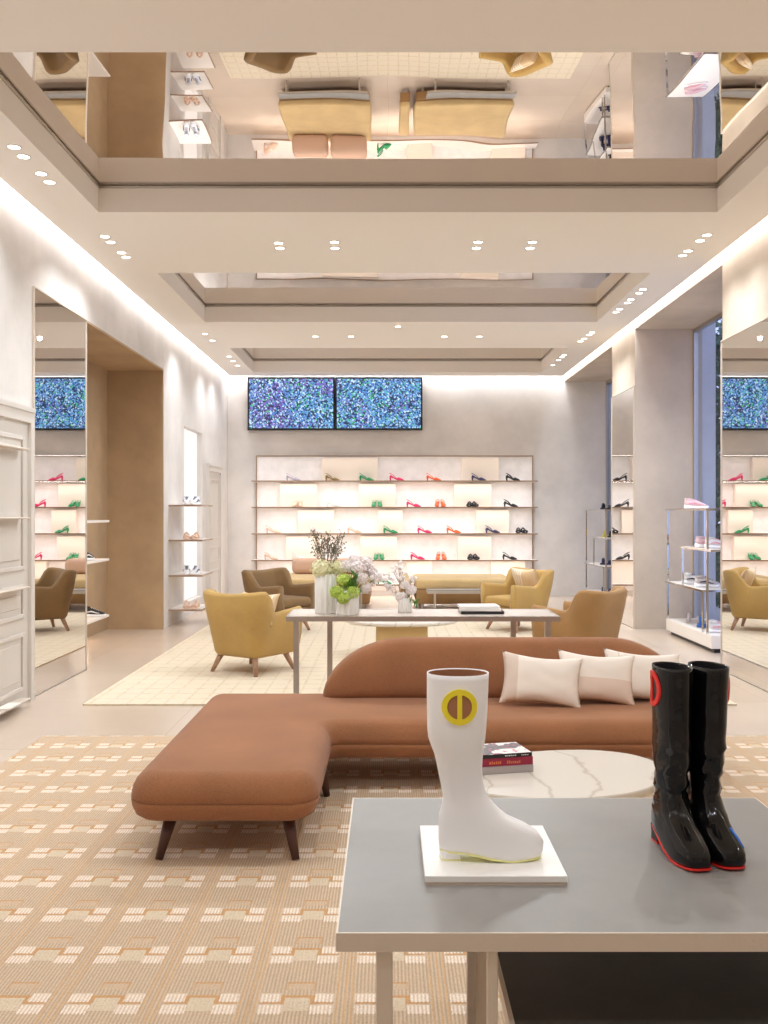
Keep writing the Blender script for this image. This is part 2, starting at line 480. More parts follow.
# rugs
bm = nb(); box(bm, -2.44, 2.75, .4, 6.73, 0, .015); obj_ = obj('rug', bm, 'rug')
tag(obj_, 'tan corded rug with linked cream rectangles under the terracotta sofa', 'rug')
bm = nb(); box(bm, -2.52, 2.88, 7.84, 15.0, 0, .015); obj_ = obj('rug', bm, 'rug2')
tag(obj_, 'pale cream grid rug under the mustard armchairs and steel table', 'rug')

# mirrors on the side walls
def wall_mirror(x, y0, y1, z1, side, label):
    t = thing('wall_mirror', label, 'mirror', (x, (y0+y1)/2, 0))
    h = (y1 - y0) / 2
    bm = nb(); box(bm, *( (0, .012) if side > 0 else (-.012, 0)), -h + .008, h - .008, .012, z1 - .01); obj('mirror_glass', bm, 'mirror', t)
    bm = nb()
    a, b = (0, .02) if side > 0 else (-.02, 0)
    box(bm, a, b, -h, -h + .008, 0, z1); box(bm, a, b, h - .008, h, 0, z1); box(bm, a, b, -h + .008, h - .008, z1 - .01, z1)
    obj('mirror_frame', bm, 'champagne', t)
    bm = nb(); box(bm, a, b, -h + .008, h - .008, 0.0, .012); obj('mirror_base', bm, 'steel', t)
wall_mirror(XL, 8.2, YB0, ZH, 1, 'tall wall mirror on the left wall beside the white panelled doors')
wall_mirror(XR, 5.0, R0, 3.33, -1, 'large wall mirror on the right wall in front of the sneaker stand')
wall_mirror(XR, R1 + .02, R2 - .02, 3.33, -1, 'narrow wall mirror on the far right pier reflecting the shoe wall')

# panelled doors on the left wall
def panel_door(n, x, y0, y1, z1, proud=.04):
    bm = nb(); box(bm, x, x + proud, y0, y1, 0, z1)
    # casing
    box(bm, x, x + proud + .03, y1, y1 + .07, 0, z1 + .09); box(bm, x, x + proud + .03, y0 - .07, y0, 0, z1 + .09)
    box(bm, x, x + proud + .04, y0 - .08, y1 + .07, z1 + .09, z1 + .13); box(bm, x, x + proud + .03, y0, y1, z1, z1 + .09)
    o = struct('door_%d' % n, bm, 'white_paint')
    for (a, b) in ((.12, .60), (.72, 1.0), (1.12, z1 - .12)):
        bm = nb(); X0 = x + proud; w = .035
        ya, yb = y0 + .11, y1 - .11
        box(bm, X0, X0 + .018, ya, ya + w, a, b); box(bm, X0, X0 + .018, yb - w, yb, a, b)
        box(bm, X0, X0 + .018, ya + w, yb - w, a, a + w); box(bm, X0, X0 + .018, ya + w, yb - w, b - w, b)
        box(bm, X0, X0 + .010, ya + w + .05, yb - w - .05, a + w + .05, b - w - .05)
        obj('moulding', bm, 'white_paint', o, bev=.004, seg=1)
    return o
panel_door(1, XL, 6.9, 8.02, 2.35, .03); panel_door(2, XL, 16.1, 17.2, 2.3, .02)
bm = nb(); box(bm, XL, XL + .02, 7.0, 8.1, 0, .09)
struct('baseboard_left', bm, 'white_paint')

# ================================================================== DOWNLIGHTS
def downlight_proto():
    t = thing('ceiling_downlight', '', 'downlight', (0, 0, ZC), 0)
    bm = nb(); r = []
    loft(bm, [[(rr*math.cos(2*PI*k/20), rr*math.sin(2*PI*k/20), z) for k in range(20)] for rr, z in ((.052, 0), (.052, -.004), (.042, -.004), (.040, 0))], cap0=False, cap1=False)
    obj('trim_ring', bm, 'white_paint', t)
    bm = nb(); bmesh.ops.create_circle(bm, cap_ends=True, segments=20, radius=.041, matrix=Matrix.Translation((0,0,-.002)))
    for f in bm.faces: f.normal_flip() if f.normal.z > 0 else None
    obj('lens', bm, 'lamp', t, raw=True)
    return t
DL = {
 'left ceiling strip in the foreground': [(14,147),(23.5,156.5),(41,173.5),(49.5,182)],
 'left ceiling strip beside the first beam': [(105,236.5),(110.5,242),(121.5,252.5),(126,257)],
 'left ceiling strip beside the second beam': [(205,334),(212.5,340.5),(229,356.5),(233,361),(237.5,365.5)],
 'first ceiling beam left of centre': [(278.5,243),(280,248),(334.5,242),(335,248)],
 'first ceiling beam right of centre': [(478,242),(476.5,248),(532.5,242),(530,248)],
 'second ceiling beam': [(315.5,336.5),(351,336.5),(398,326.5),(444.5,336.5),(479.5,336.5)],
 'right ceiling strip beside the first beam': [(706.8,235),(700,240.6),(688,250.9),(682.4,255.4)],
 'right ceiling strip beside the middle coffer': [(642.9,289.2),(639.2,292.9),(630.7,299.4),(627.6,302.6),(619.6,309),(616,312)],
 'right ceiling strip beside the second beam': [(591.8,332.4),(589.2,334.8),(584,338.6),(580.4,341.2)],
 'right ceiling strip by the far coffer': [(564,355),(562,357),(558.5,360),(553,365)],
}
ORD = ['nearest', 'second', 'third', 'fourth', 'fifth', 'sixth', 'seventh']
dproto = downlight_proto(); first = True; spots = []
for where, pts in DL.items():
    wp = sorted([onz(x, y, ZC) for x, y in pts], key=lambda p: p[1])
    for k, p in enumerate(wp):
        if 'beam' in where and 'strip' not in where:
            wp2 = sorted(wp, key=lambda p: p[0]); p = wp2[k]; lab = 'recessed downlight, %s from the left on the %s' % (['one','two','three','four','five'][k], where)
        else: lab = 'recessed downlight, %s along the %s' % (ORD[k], where)
        if first: dproto.location = p; dproto['label'] = lab; dproto['group'] = 'recessed downlights'; first = False
        else: dup(dproto, p, 0, lab, 'recessed downlights')
        if k % 2 == 0: spots.append(p)
# unseen spots added as fill in front of and behind the camera
for x in (-2.7, 3.05):
    for y in (0.3, 2.2, 4.0, -1.6): spots.append((x, y, ZC))
for x in (-1.5, 0, 1.5):
    for y in (4.6, 0.9): spots.append((x, y, ZC))
EX = [p for p in spots if p[1] < 4.5 and abs(p[0]) > 2]
for p in EX:  # fixtures added to go with the side fill spots
    if p[1] < 4.8: dup(dproto, (p[0], p[1], ZC), 0, 'added fill downlight on the %s ceiling strip over the foreground, %s of four' % ('left' if p[0] < 0 else 'right', {-1.6: 'farthest back', .3: 'third', 2.2: 'second', 4.0: 'frontmost'}[p[1]]), 'added fill downlights above the camera')
for p in spots:
    l = bpy.data.lights.new('downlight_beam', 'SPOT'); edge = abs(p[0] - .15) > 2.2; l.energy = SPOT_W * (2.0 if p[1] > 4.55 else 1.15) * (.85 if edge else 1.25); l.color = WARM
    l.spot_size = math.radians(128 if edge else 172); l.spot_blend = 1.0 if edge else .6; l.shadow_soft_size = .025
    o = bpy.data.objects.new('downlight_beam', l); COL.objects.link(o); o.location = (p[0], p[1], ZC - .03)

# ================================================================== SHOE WALL
ROWZ = [2.19, 1.695, 1.20, .70, .24]      # top surfaces of the five shelves
SX0, SX1 = (257-388)/52.3, (532-388)/52.3
t = thing('display_shelving', 'wide lit wall shelving of five white shelves on the back wall, holding pumps and slingbacks', 'shelving', ((SX0+SX1)/2, YB, 0))
hw = (SX1 - SX0) / 2
bm = nb(); box(bm, -hw, hw, -.03, 0, .1, 2.66); obj('back_panel', bm, 'shelf_back', t)
bm = nb(); box(bm, -hw - .02, -hw, -.05, 0, .1, 2.68); box(bm, hw, hw + .02, -.05, 0, .1, 2.68); box(bm, -hw, hw, -.05, 0, 2.66, 2.68); obj('edge_trim', bm, 'shelf_edge', t)
for z in ROWZ:
    bm = nb(); box(bm, -hw - .06, hw + .06, -.36, -.03, z - .022, z); s = obj('shelf', bm, 'shelf_white', t)
    bm = nb(); box(bm, -hw - .06, hw + .06, -.372, -.36, z - .024, z + .002); obj('shelf_nosing', bm, 'shelf_edge', s)
    area('shelf_light', ((SX0+SX1)/2, YB - .34, z - .0235), (0, 0, 0), 5.2, .02, 11.0, (1, .96, .93))
area('shelf_light', ((SX0+SX1)/2, YB - .33, 2.66), (0, 0, 0), 5.2, .02, 3.5, (1, .96, .93))
BOXES = {0: [(322,378),(462,499)], 1: [(280,317),(359,395.5),(454,491.5)], 2: [(298,334),(378,402.5),(476,509)],
         3: [(286,322),(360.5,397),(457.5,491.5)], 4: [(318,352),(407.5,432),(491,525)]}
ROWN = ['top', 'second', 'third', 'fourth', 'lowest']
POS = {2: ['left', 'right'], 3: ['left', 'middle', 'right']}
for r, bs in BOXES.items():
    for k, (x0, x1) in enumerate(bs):
        d = 18.05; a, b = (x0-388)*d/F, (x1-388)*d/F
        bm = nb(); box(bm, -(b-a)/2, (b-a)/2, -.14, 0, 0, .44)
        o = obj('display_box', bm, 'cream', bev=.004, seg=1)
        o.location = ((a+b)/2, YB - .03, ROWZ[r]); tag(o, 'plain cream backing box on the %s wall shelf, %s box of that row' % (ROWN[r], POS[len(bs)][k] + 'most' if POS[len(bs)][k] != 'middle' else 'middle'), 'display box', 'cream boxes on the shoe wall')

# ---- footwear builders
def foot_loft(bm, st, seg=10, n=2.4):
    rings = []
    for (y, zb, zt, w, *cx) in st:
        c = cx[0] if cx else 0; r = []
        for k in range(seg):
            a = 2*PI*k/seg; ca, sa = math.cos(a), math.sin(a)
            r.append((c + w * math.copysign(abs(ca)**(2/n), ca), y, (zb+zt)/2 + (zt-zb)/2 * math.copysign(abs(sa)**(2/n), sa)))
        rings.append(r)
    loft(bm, rings)
def tint(name, c, rough=.35):
    if name not in M: M[name] = plain(name, c, rough)
    return name
COLS = {'pale lilac': (200,190,205), 'olive gold': (150,125,75), 'green': (40,150,95), 'pink': (225,50,110), 'rose': (222,150,165), 'orange': (240,105,55), 'navy': (52,54,92),
        'black': (34,32,36), 'nude': (232,200,178), 'white': (228,224,222), 'blue': (40,105,190), 'white and rose': (226,196,202), 'yellow': (205,190,60),
        'grey': (196,188,186), 'white and navy': (228,230,238)}
SHOES = {}
def pump(color):          # slingback pump, toe along +y
    key = ('pump', color)
    if key in SHOES: return SHOES[key]
    m = tint(color.replace(' ', '_') + '_leather', COLS[color])
    t = thing('slingback_pump', 'tmp', 'shoe')
    bm = nb()
    foot_loft(bm, [(-.12,.072,.098,.022),(-.10,.066,.112,.030),(-.06,.050,.085,.030),(-.02,.030,.062,.031),(.02,.008,.052,.037),
                   (.045,.002,.066,.041),(.07,.0,.062,.042),(.10,.0,.048,.036),(.125,.001,.034,.024),(.15,.003,.018,.007)])
    obj('upper', bm, m, t, smooth=True)
    bm = nb(); tube(bm, [(0,-.105,.07),(0,-.108,.035),(0,-.104,0)], [.026,.015,.012], 8); obj('heel', bm, m, t, smooth=True)
    bm = nb(); tube(bm, [(.032,.0,.06),(.031,-.05,.105),(.022,-.10,.135),(0,-.125,.14),(-.022,-.10,.135),(-.031,-.05,.105),(-.032,.0,.06)], .006, 6); obj('strap', bm, m, t, smooth=True)
    SHOES[key] = t; return t
def sandal(color):        # strappy flat or heeled sandal
    key = ('sandal', color)
    if key in SHOES: return SHOES[key]
    m = tint(color.replace(' ', '_') + '_leather', COLS[color])
    t = thing('strappy_sandal', 'tmp', 'shoe')
    bm = nb(); foot_loft(bm, [(-.12,.0,.03,.02),(-.10,.0,.036,.033),(-.04,.0,.03,.031),(.02,.0,.026,.036),(.07,.0,.024,.043),(.11,.0,.022,.036),(.135,.003,.018,.016)])
    obj('sole', bm, m, t, smooth=True)
    for y, h, w in ((.075,.055,.043),(.035,.065,.04),(-.075,.10,.033)):
        bm = nb(); tube(bm, [(-w,y,.018),(-w*.85,y,h*.75),(0,y-.005,h),(w*.85,y,h*.75),(w,y,.018)], .015, 6); obj('strap', bm, m, t, smooth=True)
    SHOES[key] = t; return t
def sneaker(color, accent=None):
    key = ('sneaker', color, accent)
    if key in SHOES: return SHOES[key]
    m = tint(color.replace(' ', '_') + '_mesh_fabric', COLS[color], .7)
    t = thing('sneaker', 'tmp', 'shoe')
    bm = nb(); foot_loft(bm, [(-.145,.004,.05,.022),(-.13,0,.05,.04),(-.06,0,.042,.038),(.0,0,.036,.04),(.06,0,.034,.048),(.11,0,.034,.045),(.14,.004,.036,.03),(.152,.012,.034,.012)])
    obj('sole', bm, 'rubber_white', t, smooth=True)
    bm = nb(); foot_loft(bm, [(-.138,.045,.10,.02),(-.12,.04,.125,.036),(-.085,.036,.118,.037),(-.04,.034,.115,.036),(.0,.03,.105,.038),(.05,.028,.082,.043),(.09,.028,.065,.042),(.12,.028,.052,.032),(.138,.03,.044,.014)])
    obj('upper', bm, m, t, smooth=True)
    bm = nb()
    for k in range(5):
        y = -.02 + k*.02; z = .115 - k*.009
        tube(bm, [(-.02,y,z-.006),(0,y+.004,z),(.02,y,z-.006)], .004, 5)
    obj('laces', bm, accent and tint(accent + '_lace', COLS.get(accent, (220,60,90))) or 'rubber_white', t, smooth=True)
    bm = nb(); tube(bm, [(.03,-.12,.115),(.034,-.09,.124),(.03,-.05,.12),(0,-.038,.118),(-.03,-.05,.12),(-.034,-.09,.124),(-.03,-.12,.115),(0,-.135,.122),(.03,-.12,.115)], .007, 6)
    obj('collar', bm, m, t, smooth=True)
    bm = nb()
    for sx in (-1, 1):
        tube(bm, [(sx*.037,-.09,.06),(sx*.040,-.02,.07),(sx*.044,.04,.05),(sx*.044,.075,.045)], [.006,.010,.007,.003], 6)
    obj('side_stripe', bm, accent and tint(accent + '_lace', COLS.get(accent, (220,60,90))) or 'rubber_white', t, smooth=True)
    SHOES[key] = t; return t
used = set()
def put(proto, loc, rz, label, group):
    if id(proto) in used or proto.name in used: return dup(proto, loc, rz, label, group)
    used.add(proto.name); proto.location = loc; proto.rotation_euler = (0,0,rz); proto['label'] = label; proto['group'] = group; return proto
ROWSH = {0: [(293,'pale lilac','s'),(332,'olive gold','p'),(366,'green','p'),(396,'pink','p'),(433,'orange','p'),(478,'navy','p'),(512,'black','p')],
 1: [(298,'nude','f'),(333,'white','p'),(377,'green','f'),(413,'pink','p'),(440,'orange','f'),(472,'black','f'),(510,'black','p')],
 2: [(273,'nude','p'),(316,'white','p'),(354,'nude','p'),(390,'green','p'),(424,'pink','p'),(453,'orange','p'),(492,'navy','p'),(521,'black','f')],
 3: [(271,'nude','p'),(299,'white','p'),(379,'green','f'),(417,'pink','p'),(441,'orange','f'),(473,'black','f'),(509,'black','p')],
 4: [(270,'nude','p'),(384,'green','p')]}
G = 'shoes on the back wall shelves'
for r, L in ROWSH.items():
    for (x, c, kind) in L:
        X = (x-388)*17.98/F; Y = YB - .25; z = ROWZ[r]
        name = ROWN[r]
        loc_word = ' at far left' if x < 290 else ''
        if kind == 'f':
            for s, w in ((-1, 'left'), (1, 'right')):
                put(sandal(c) if c in ('black', ) else pump(c), (X + s*.055, Y, z), PI + s*.15, '%s shoe facing the room, %s of its pair on the %s wall shelf' % (c, w, name), G)
        else:
            put(pump(c), (X, Y, z), -PI/2 + random.uniform(-.15,.15), '%s slingback pump seen side on%s on the %s wall shelf' % (c, loc_word, name), G)

# screens above the shelving
for k, (x0, x1) in enumerate(((247.5, 334.8), (335.2, 422.5))):
    d = 18.08; a, b = (x0-388)*d/F, (x1-388)*d/F; zt, zb = EYE + (512-377)*d/F, EYE + (512-430)*d/F
    t = thing('video_screen', ['flat video screen of blue and violet glitter, left of the two on the back wall', 'flat video screen of teal and blue glitter, right of the two on the back wall'][k], 'screen', ((a+b)/2, d, (zt+zb)/2), 0, 'glitter screens')
    w, h = (b-a)/2, (zt-zb)/2
    bm = nb(); box(bm, -w, w, .004, .10, -h, h); obj('housing', bm, 'black_metal', t)
    bm = nb(); box(bm, -w + .03, w - .03, -.0, .004, -h + .035, h - .035); obj('display', bm, 'screen', t)

# ================================================================== LEFT WALL DETAILS
bm = nb(); box(bm, XL - .10, XL - .085, NY0 + .01, NY1 - .01, NZ0 + .01, NZ1 - .01)
tag(obj('light_panel', bm, 'lightbox'), 'tall glowing white panel in the left wall niche behind the sneaker shelves', 'light panel')
LS = [1.70, 1.21, .715, .235]
for k, z in enumerate(LS):
    t = thing('wall_shelf', 'thin metal edged shelf by the glowing niche on the left wall, %s' % ['topmost','second from top','third from top','lowest'][k], 'shelf', (XL, 13.3, z), 0, 'shelves by the glowing niche')
    bm = nb(); box(bm, 0, .46, 0, .78, -.018, 0); obj('board', bm, 'shelf_white', t)
    bm = nb(); box(bm, 0, .472, -.012, 0, -.022, .002); box(bm, .46, .472, 0, .78, -.022, .002); obj('metal_edge', bm, 'shelf_edge', t)
    c = ['white and navy', 'nude', 'white and navy', 'nude'][k]
    for s in (0, 1):
        sh = sneaker(c, 'navy') if c != 'nude' else sandal('nude')
        put(sh, (-2.85 + s*.12, 13.45, z), PI + .2 - s*.3, '%s %s, %s of its pair, %s shelf by the wall niche' % (c, 'sneaker' if c != 'nude' else 'sandal', ['left','right'][s], ['topmost','second','third','lowest'][k]), 'shoes by the left wall niche')
for k, z in enumerate((1.50, 1.02, .32)):
    bm = nb(); box(bm, 0, .34, -1.35, 0, -.03, 0)
    o = obj('bay_shelf', bm, 'shelf_white', bev=.004, seg=1); o.location = (-3.83, YB1 - 1.06, z)
    tag(o, 'pale shelf inside the tan bay, %s of three on its back wall' % ['top','middle','lowest'][k], 'shelf', 'shelves in the tan bay')
    area('bay_shelf_light', (-3.75, YB1 - 1.7, z - .04), (0, 0, 0), .03, 1.3, 2.2, (1, .8, .6))
put(sneaker('black', 'white'), (-3.60, 11.35, 1.02), -.2, 'black sneaker on the middle shelf of the tan bay', 'shoes in the tan bay')
put(sneaker('black', 'white'), (-3.60, 11.6, .32), -1.3, 'black and white sneaker on the lowest shelf of the tan bay', 'shoes in the tan bay')
# little ledges on the near panelled door
for k, (y, w) in enumerate(((448, .22), (517, .22), (587, .22), (700, .24))):
    z = onz and EYE - (y - 512) * 7.7 / F
    bm = nb(); box(bm, 0, .09, -.55, .25, -.016, 0); o = obj('door_shelf', bm, 'champagne', bev=.004, seg=1)
    o.location = (XL + .045, 7.55, z); tag(o, 'slim shelf on the near white panelled door, %s of four' % ['topmost','second','third','lowest'][k], 'shelf', 'slim shelves on the panelled door')
bm = nb(); box(bm, -.05, .05, -.12, .12, 0, .012); o = obj('folded_leaflet', bm, 'paper'); o.location = (XL + .11, 7.42, EYE - (700-512)*7.7/F)
tag(o, 'white leaflet lying on the lowest shelf of the panelled door', 'leaflet')

# ================================================================== DISPLAY STANDS (right bays)
def stand(x, y0, label, shoes, where):
    L = 1.75; Wd = .50
    t = thing('display_stand', label, 'display stand', (x, y0, 0))
    bm = nb(); box(bm, 0, Wd, 0, L, .05, .20); obj('plinth', bm, 'shelf_white', t, bev=.004, seg=1)
    bm = nb(); box(bm, .05, Wd - .05, .05, L - .05, 0, .05); obj('plinth_foot', bm, 'black_metal', t)
    lv = [(.69, .30, L), (1.17, 0, 1.1), (1.64, .15, L)]
    for (z, a, b) in lv:
        bm = nb(); box(bm, .0, Wd, a, b, z - .012, z); s = obj('shelf', bm, 'shelf_white', t)
        bm = nb(); box(bm, -.012, 0, a, b, z - .022, z + .003); box(bm, Wd, Wd + .012, a, b, z - .022, z + .003)
        box(bm, -.012, Wd + .012, a - .012, a, z - .022, z + .003); box(bm, -.012, Wd + .012, b, b + .012, z - .022, z + .003); obj('shelf_rim', bm, 'chrome', s)
    for (px, py, za, zb) in ((0, L - .04, .2, 1.64), (0, 1.1 - .02, .69, 1.17), (0, .32, .2, .69), (0, .17, .2, 1.64), (Wd - .02, L - .04, .2, 1.64), (Wd - .02, .17, .2, 1.64), (Wd - .02, 1.08, .69, 1.17)):
        bm = nb(); box(bm, px, px + .022, py - .011, py + .011, za, zb); obj('post', bm, 'chrome', t)
    for (proto, yy, z, rz, lab) in shoes:
        for s, w in ((0, 'nearer'), (1, 'farther')):
            put(proto, (x + .20 + s*.06, y0 + yy + s*.17, z), rz + s*.12, '%s, %s of pair, %s' % (lab, w, where), 'shoes on the display stands')
    return t
stand(3.66, 10.75, 'chrome and white tiered stand of sneakers in the nearer window bay', [
  (sneaker('white and rose', 'rose'), 1.15, 1.643, -1.9, 'white chunky sneaker with rose accents'),
  (sneaker('white', 'rose'), .40, 1.173, -1.5, 'white sneaker with rose laces'),
  (sneaker('white and rose', 'rose'), .75, 1.173, -1.5, 'white and rose sneaker'),
  (sneaker('white', 'black'), 1.25, .693, -1.7, 'white sneaker with black laces'),
  (sneaker('grey', 'navy'), .75, .693, -1.7, 'pale grey sneaker'),
  (sandal('blue'), .75, .20, -1.9, 'bright blue sandal'),
  (sandal('grey'), 1.2, .20, -1.9, 'pale grey slide sandal'),
  (sneaker('white', 'rose'), .30, .20, -1.6, 'low white sneaker')], 'nearer stand')
stand(3.56, 15.4, 'chrome and white tiered stand of sandals in the farther window bay', [
  (sandal('black'), .9, 1.643, -2.2, 'black strappy sandal'),
  (sandal('yellow'), .75, 1.173, -2.0, 'yellow sandal'), (sandal('black'), .35, 1.173, -2.0, 'black sandal'),
  (sandal('navy'), .9, .693, -2.0, 'navy sandal'), (sandal('navy'), .9, .20, -2.0, 'dark blue sandal')], 'farther stand')

# ================================================================== REAR SEATING
def rounded(bm, x0, x1, y0, y1, z0, z1, r=.05, seg=4):
    v = box(bm, x0, x1, y0, y1, z0, z1)
    es = list({e for vv in v for e in vv.link_edges})
    bmesh.ops.bevel(bm, geom=es, offset=r, segments=seg, profile=.5, affect='EDGES')
def daybed(x0, x1, y0, y1, label, bolsters):
    t = thing('upholstered_bench', label, 'bench', ((x0+x1)/2, (y0+y1)/2, 0)); w, h = (x1-x0)/2, (y1-y0)/2
    bm = nb(); rounded(bm, -w, w, -h, h, .10, .33, .02, 3); obj('base', bm, 'camel', t, smooth=True)
    bm = nb(); rounded(bm, -w - .01, w + .01, -h - .01, h, .332, .50, .045, 4); obj('seat_cushion', bm, 'bench', t, smooth=True)
    for sx in (-w + .1, w - .1):
        for sy in (-h + .1, h - .1):
            bm = nb(); box(bm, sx - .02, sx + .02, sy - .02, sy + .02, 0, .11); obj('leg', bm, 'steel', t)
    for k in range(bolsters):
        L = (2*w - .1) / bolsters / 2 - .02; cx = -w + .05 + (2*k+1) * (L + .02)
        bm = nb(); rounded(bm, -L, L, -.17, .17, 0, .27, .09, 6)
        o = obj('bolster_cushion', bm, 'pink_bolster', smooth=True); o.location = ((x0+x1)/2 + cx, y1 - .2, .502)
        tag(o, 'soft pink bolster on the left bench below the shoe wall, %s of two' % ['left','right'][k], 'cushion', 'pink bolsters')
    return t
daybed(-1.78, -.30, 15.5, 17.2, 'ochre bench with pink bolsters below the left half of the shoe wall', 2)
daybed(.46, 2.05, 15.5, 16.9, 'ochre upholstered bench below the right half of the shoe wall', 0)
daybed(.20, .36, 15.5, 16.9, 'very narrow ochre side bench between the two wide benches', 0)
for x0, x1, w in ((-1.76, -.30, 'left'), (.62, 2.05, 'right')):
    t = thing('low_side_table', 'low steel framed table with grey glass top in front of the %s bench' % w, 'table', ((x0+x1)/2, 15.25, 0)); a = (x1-x0)/2
    bm = nb(); box(bm, -a, a, -.15, .15, .345, .36); obj('tabletop', bm, 'slate', t)
    bm = nb(); box(bm, -a, a, -.15, -.13, .30, .345); box(bm, -a, a, .13, .15, .30, .345); obj('frame', bm, 'steel', t)
    for sx in (-a + .12, a - .14):
        for sy in (-.15, .13):
            bm = nb(); box(bm, sx, sx + .02, sy, sy + .02, 0, .30); obj('leg', bm, 'steel', t)

# ---- armchair
def armchair(mat, label, group, loc, rz):
    t = thing('armchair', label, 'armchair', loc, rz, group)
    N = 44; hwid, dep, r = .35, .70, .165
    # plan outline of the shell: front of left arm -> back -> front of right arm  (faces +y)
    path = []
    L1 = dep - r; arc = PI*r/2; Lb = 2*(hwid - r); tot = 2*L1 + 2*arc + Lb
    for i in range(N + 1):
        s = tot * i / N
        if s < L1: p = (-hwid, dep/2 - s); n = (1, 0)
        elif s < L1 + arc:
            a = (s - L1)/r; p = (-hwid + r - r*math.cos(a), -dep/2 + r - r*math.sin(a)); n = (math.cos(a), math.sin(a))
        elif s < L1 + arc + Lb: p = (-hwid + r + (s - L1 - arc), -dep/2); n = (0, 1)
        elif s < L1 + 2*arc + Lb:
            a = (s - L1 - arc - Lb)/r; p = (hwid - r + r*math.sin(a), -dep/2 + r - r*math.cos(a)); n = (-math.sin(a), math.cos(a))
        else: p = (hwid, -dep/2 + r + (s - L1 - 2*arc - Lb)); n = (-1, 0)
        path.append((p, n))
    bm = nb(); rings = []
    for (px, py), (nx, ny) in path:
        f = 1 - min(1, max(0, (py + dep/2 - .10) / .22)); f = f*f*(3-2*f)        # 1 at the back, 0 along the arms
        arm = .60 + .035 * max(0, py / (dep/2))
        back = .825 - .03 * (1 - min(1, abs(px)/hwid)**2)
        h = arm + (back - arm) * f
        out = .07 * f                      # back flares outward at the top
        th = .085 + .02*f
        prof = [(.13, .185), (.075, .17), (.048, .205), (.014, .36), (-out*.6, h*.75), (-out, h - .035), (-out + .018, h - .008), (-out + .045, h), (th*.85 - out*.7, h - .014), (th - out*.7, h - .05), (th, h*.72), (th + .012, .36), (th + .05, .22)]
        sc = 1
        rings.append([(px + nx*o, py + ny*o, z) for o, z in prof])
    loft(bm, rings)
    obj('shell', bm, mat, t, smooth=True)
    bm = nb(); rounded(bm, -.29, .29, -.26, .32, .185, .335, .03, 3); obj('seat_base', bm, mat, t, smooth=True)
    bm = nb(); rounded(bm, -.275, .275, -.26, .35, .335, .455, .045, 5); obj('seat_cushion', bm, mat, t, smooth=True)
    for sx in (-1, 1):
        for sy in (-1, 1):
            bm = nb(); tube(bm, [(sx*.215, sy*.215, .20), (sx*.29, sy*.285, 0)], [.034, .018], 10); obj('leg', bm, 'oak', t, smooth=True)
    return t
GA = 'armchairs on the cream rug'
armchair('mustard', 'mustard armchair seen from behind at the left end of the steel table', GA, (-1.35, 9.52, .015), -math.radians(34))
armchair('olive', 'dark olive tan armchair facing the room by the left bench', GA, (-1.46, 12.7, .015), -math.radians(128))
armchair('mustard', 'mustard armchair with striped cushion facing the room by the right bench', GA, (1.74, 12.8, .015), math.radians(124))
armchair('camel', 'camel armchair seen from behind at the right end of the steel table', GA, (1.96, 9.75, .015), math.radians(48))

def cushion(name, w, h, th, mat, loc, rot, label, group):
    bm = nb(); n, m = 26, 18
    for side in (1, -1):
        g = []
        for j in range(m + 1):
            row = []
            for i in range(n + 1):
                u, v = -1 + 2*i/n, -1 + 2*j/m
                # corners pulled out, edges slightly concave
                ex = 1 - .09 * (1 - abs(v)**1.8) * (abs(u)**2); ey = 1 - .17 * (1 - abs(u)**1.8) * (abs(v)**2)
                d = (max(0, 1 - abs(u)**2.6) * max(0, 1 - abs(v)**2.6)) ** .55; d = max(d, .03)
                wr = 1 + .10 * noise.noise(Vector((u*2.2 + loc[0], v*2.2, side*3)))
                row.append(bm.verts.new((u*w/2*ex, v*h/2*ey, side * th/2 * d * wr)))
            g.append(row)
        for j in range(m):
            for i in range(n): bm.faces.new((g[j][i], g[j][i+1], g[j+1][i+1], g[j+1][i]) if side > 0 else (g[j][i], g[j+1][i], g[j+1][i+1], g[j][i+1]))
    bmesh.ops.holes_fill(bm, edges=list(bm.edges), sides=0)
    E = [e for e in bm.edges if e.is_boundary]
    if E: bmesh.ops.bridge_loops(bm, edges=E)
    o = obj(name, bm, mat, smooth=True)
    for p in o.data.polygons:
        if abs(p.center.x) > w*.42 and abs(p.center.y) > h*.40: p.use_smooth = False
    o.rotation_mode = 'XYZ'; o.location = loc; o.rotation_euler = rot
    return tag(o, label, 'cushion', group)
# cushions lying in the two mustard armchairs
def chair_cushion(cx, cy, rz, label, dx=0):
    mt = Matrix.Translation((cx, cy, .015)) @ Matrix.Rotation(rz, 4, 'Z') @ Matrix.Translation((dx, -.16 + abs(dx)*.5, .67 - abs(dx)*.3)) @ Matrix.Rotation(math.radians(68), 4, 'X')
    o = cushion('striped_cushion', .50, .34, .15, 'pillow_stripe', (0,0,0), (0,0,0), label, 'striped cushions'); o.matrix_world = mt
chair_cushion(-1.35, 9.52, -math.radians(34), 'beige striped cushion in the near left mustard armchair, seen from behind', .13)
chair_cushion(1.74, 12.8, math.radians(124), 'beige and pink striped cushion in the far right mustard armchair')

# cream based marble coffee table in the middle of the rear group
def oval(n, a, b, e=2.0, sk=0):
    r = []
    for k in range(n):
        t_ = 2*PI*k/n; c, s = math.cos(t_), math.sin(t_)
        r.append((a*math.copysign(abs(c)**(2/e), c), b*math.copysign(abs(s)**(2/e), s)))
    return r
t = thing('coffee_table', 'white oval topped table on a square cream pedestal behind the steel table', 'table', (.15, 10.5, .015))
bm = nb(); O = oval(48, .62, .42)
loft(bm, [[(x*s, y*s, z) for x, y in O] for s, z in ((.95, .36), (1, .375), (1, .39), (.985, .40))]); obj('tabletop', bm, 'marble', t, smooth=False)
bm = nb(); rounded(bm, -.28, .28, -.25, .25, 0, .36, .015, 2); obj('pedestal', bm, 'bench', t)

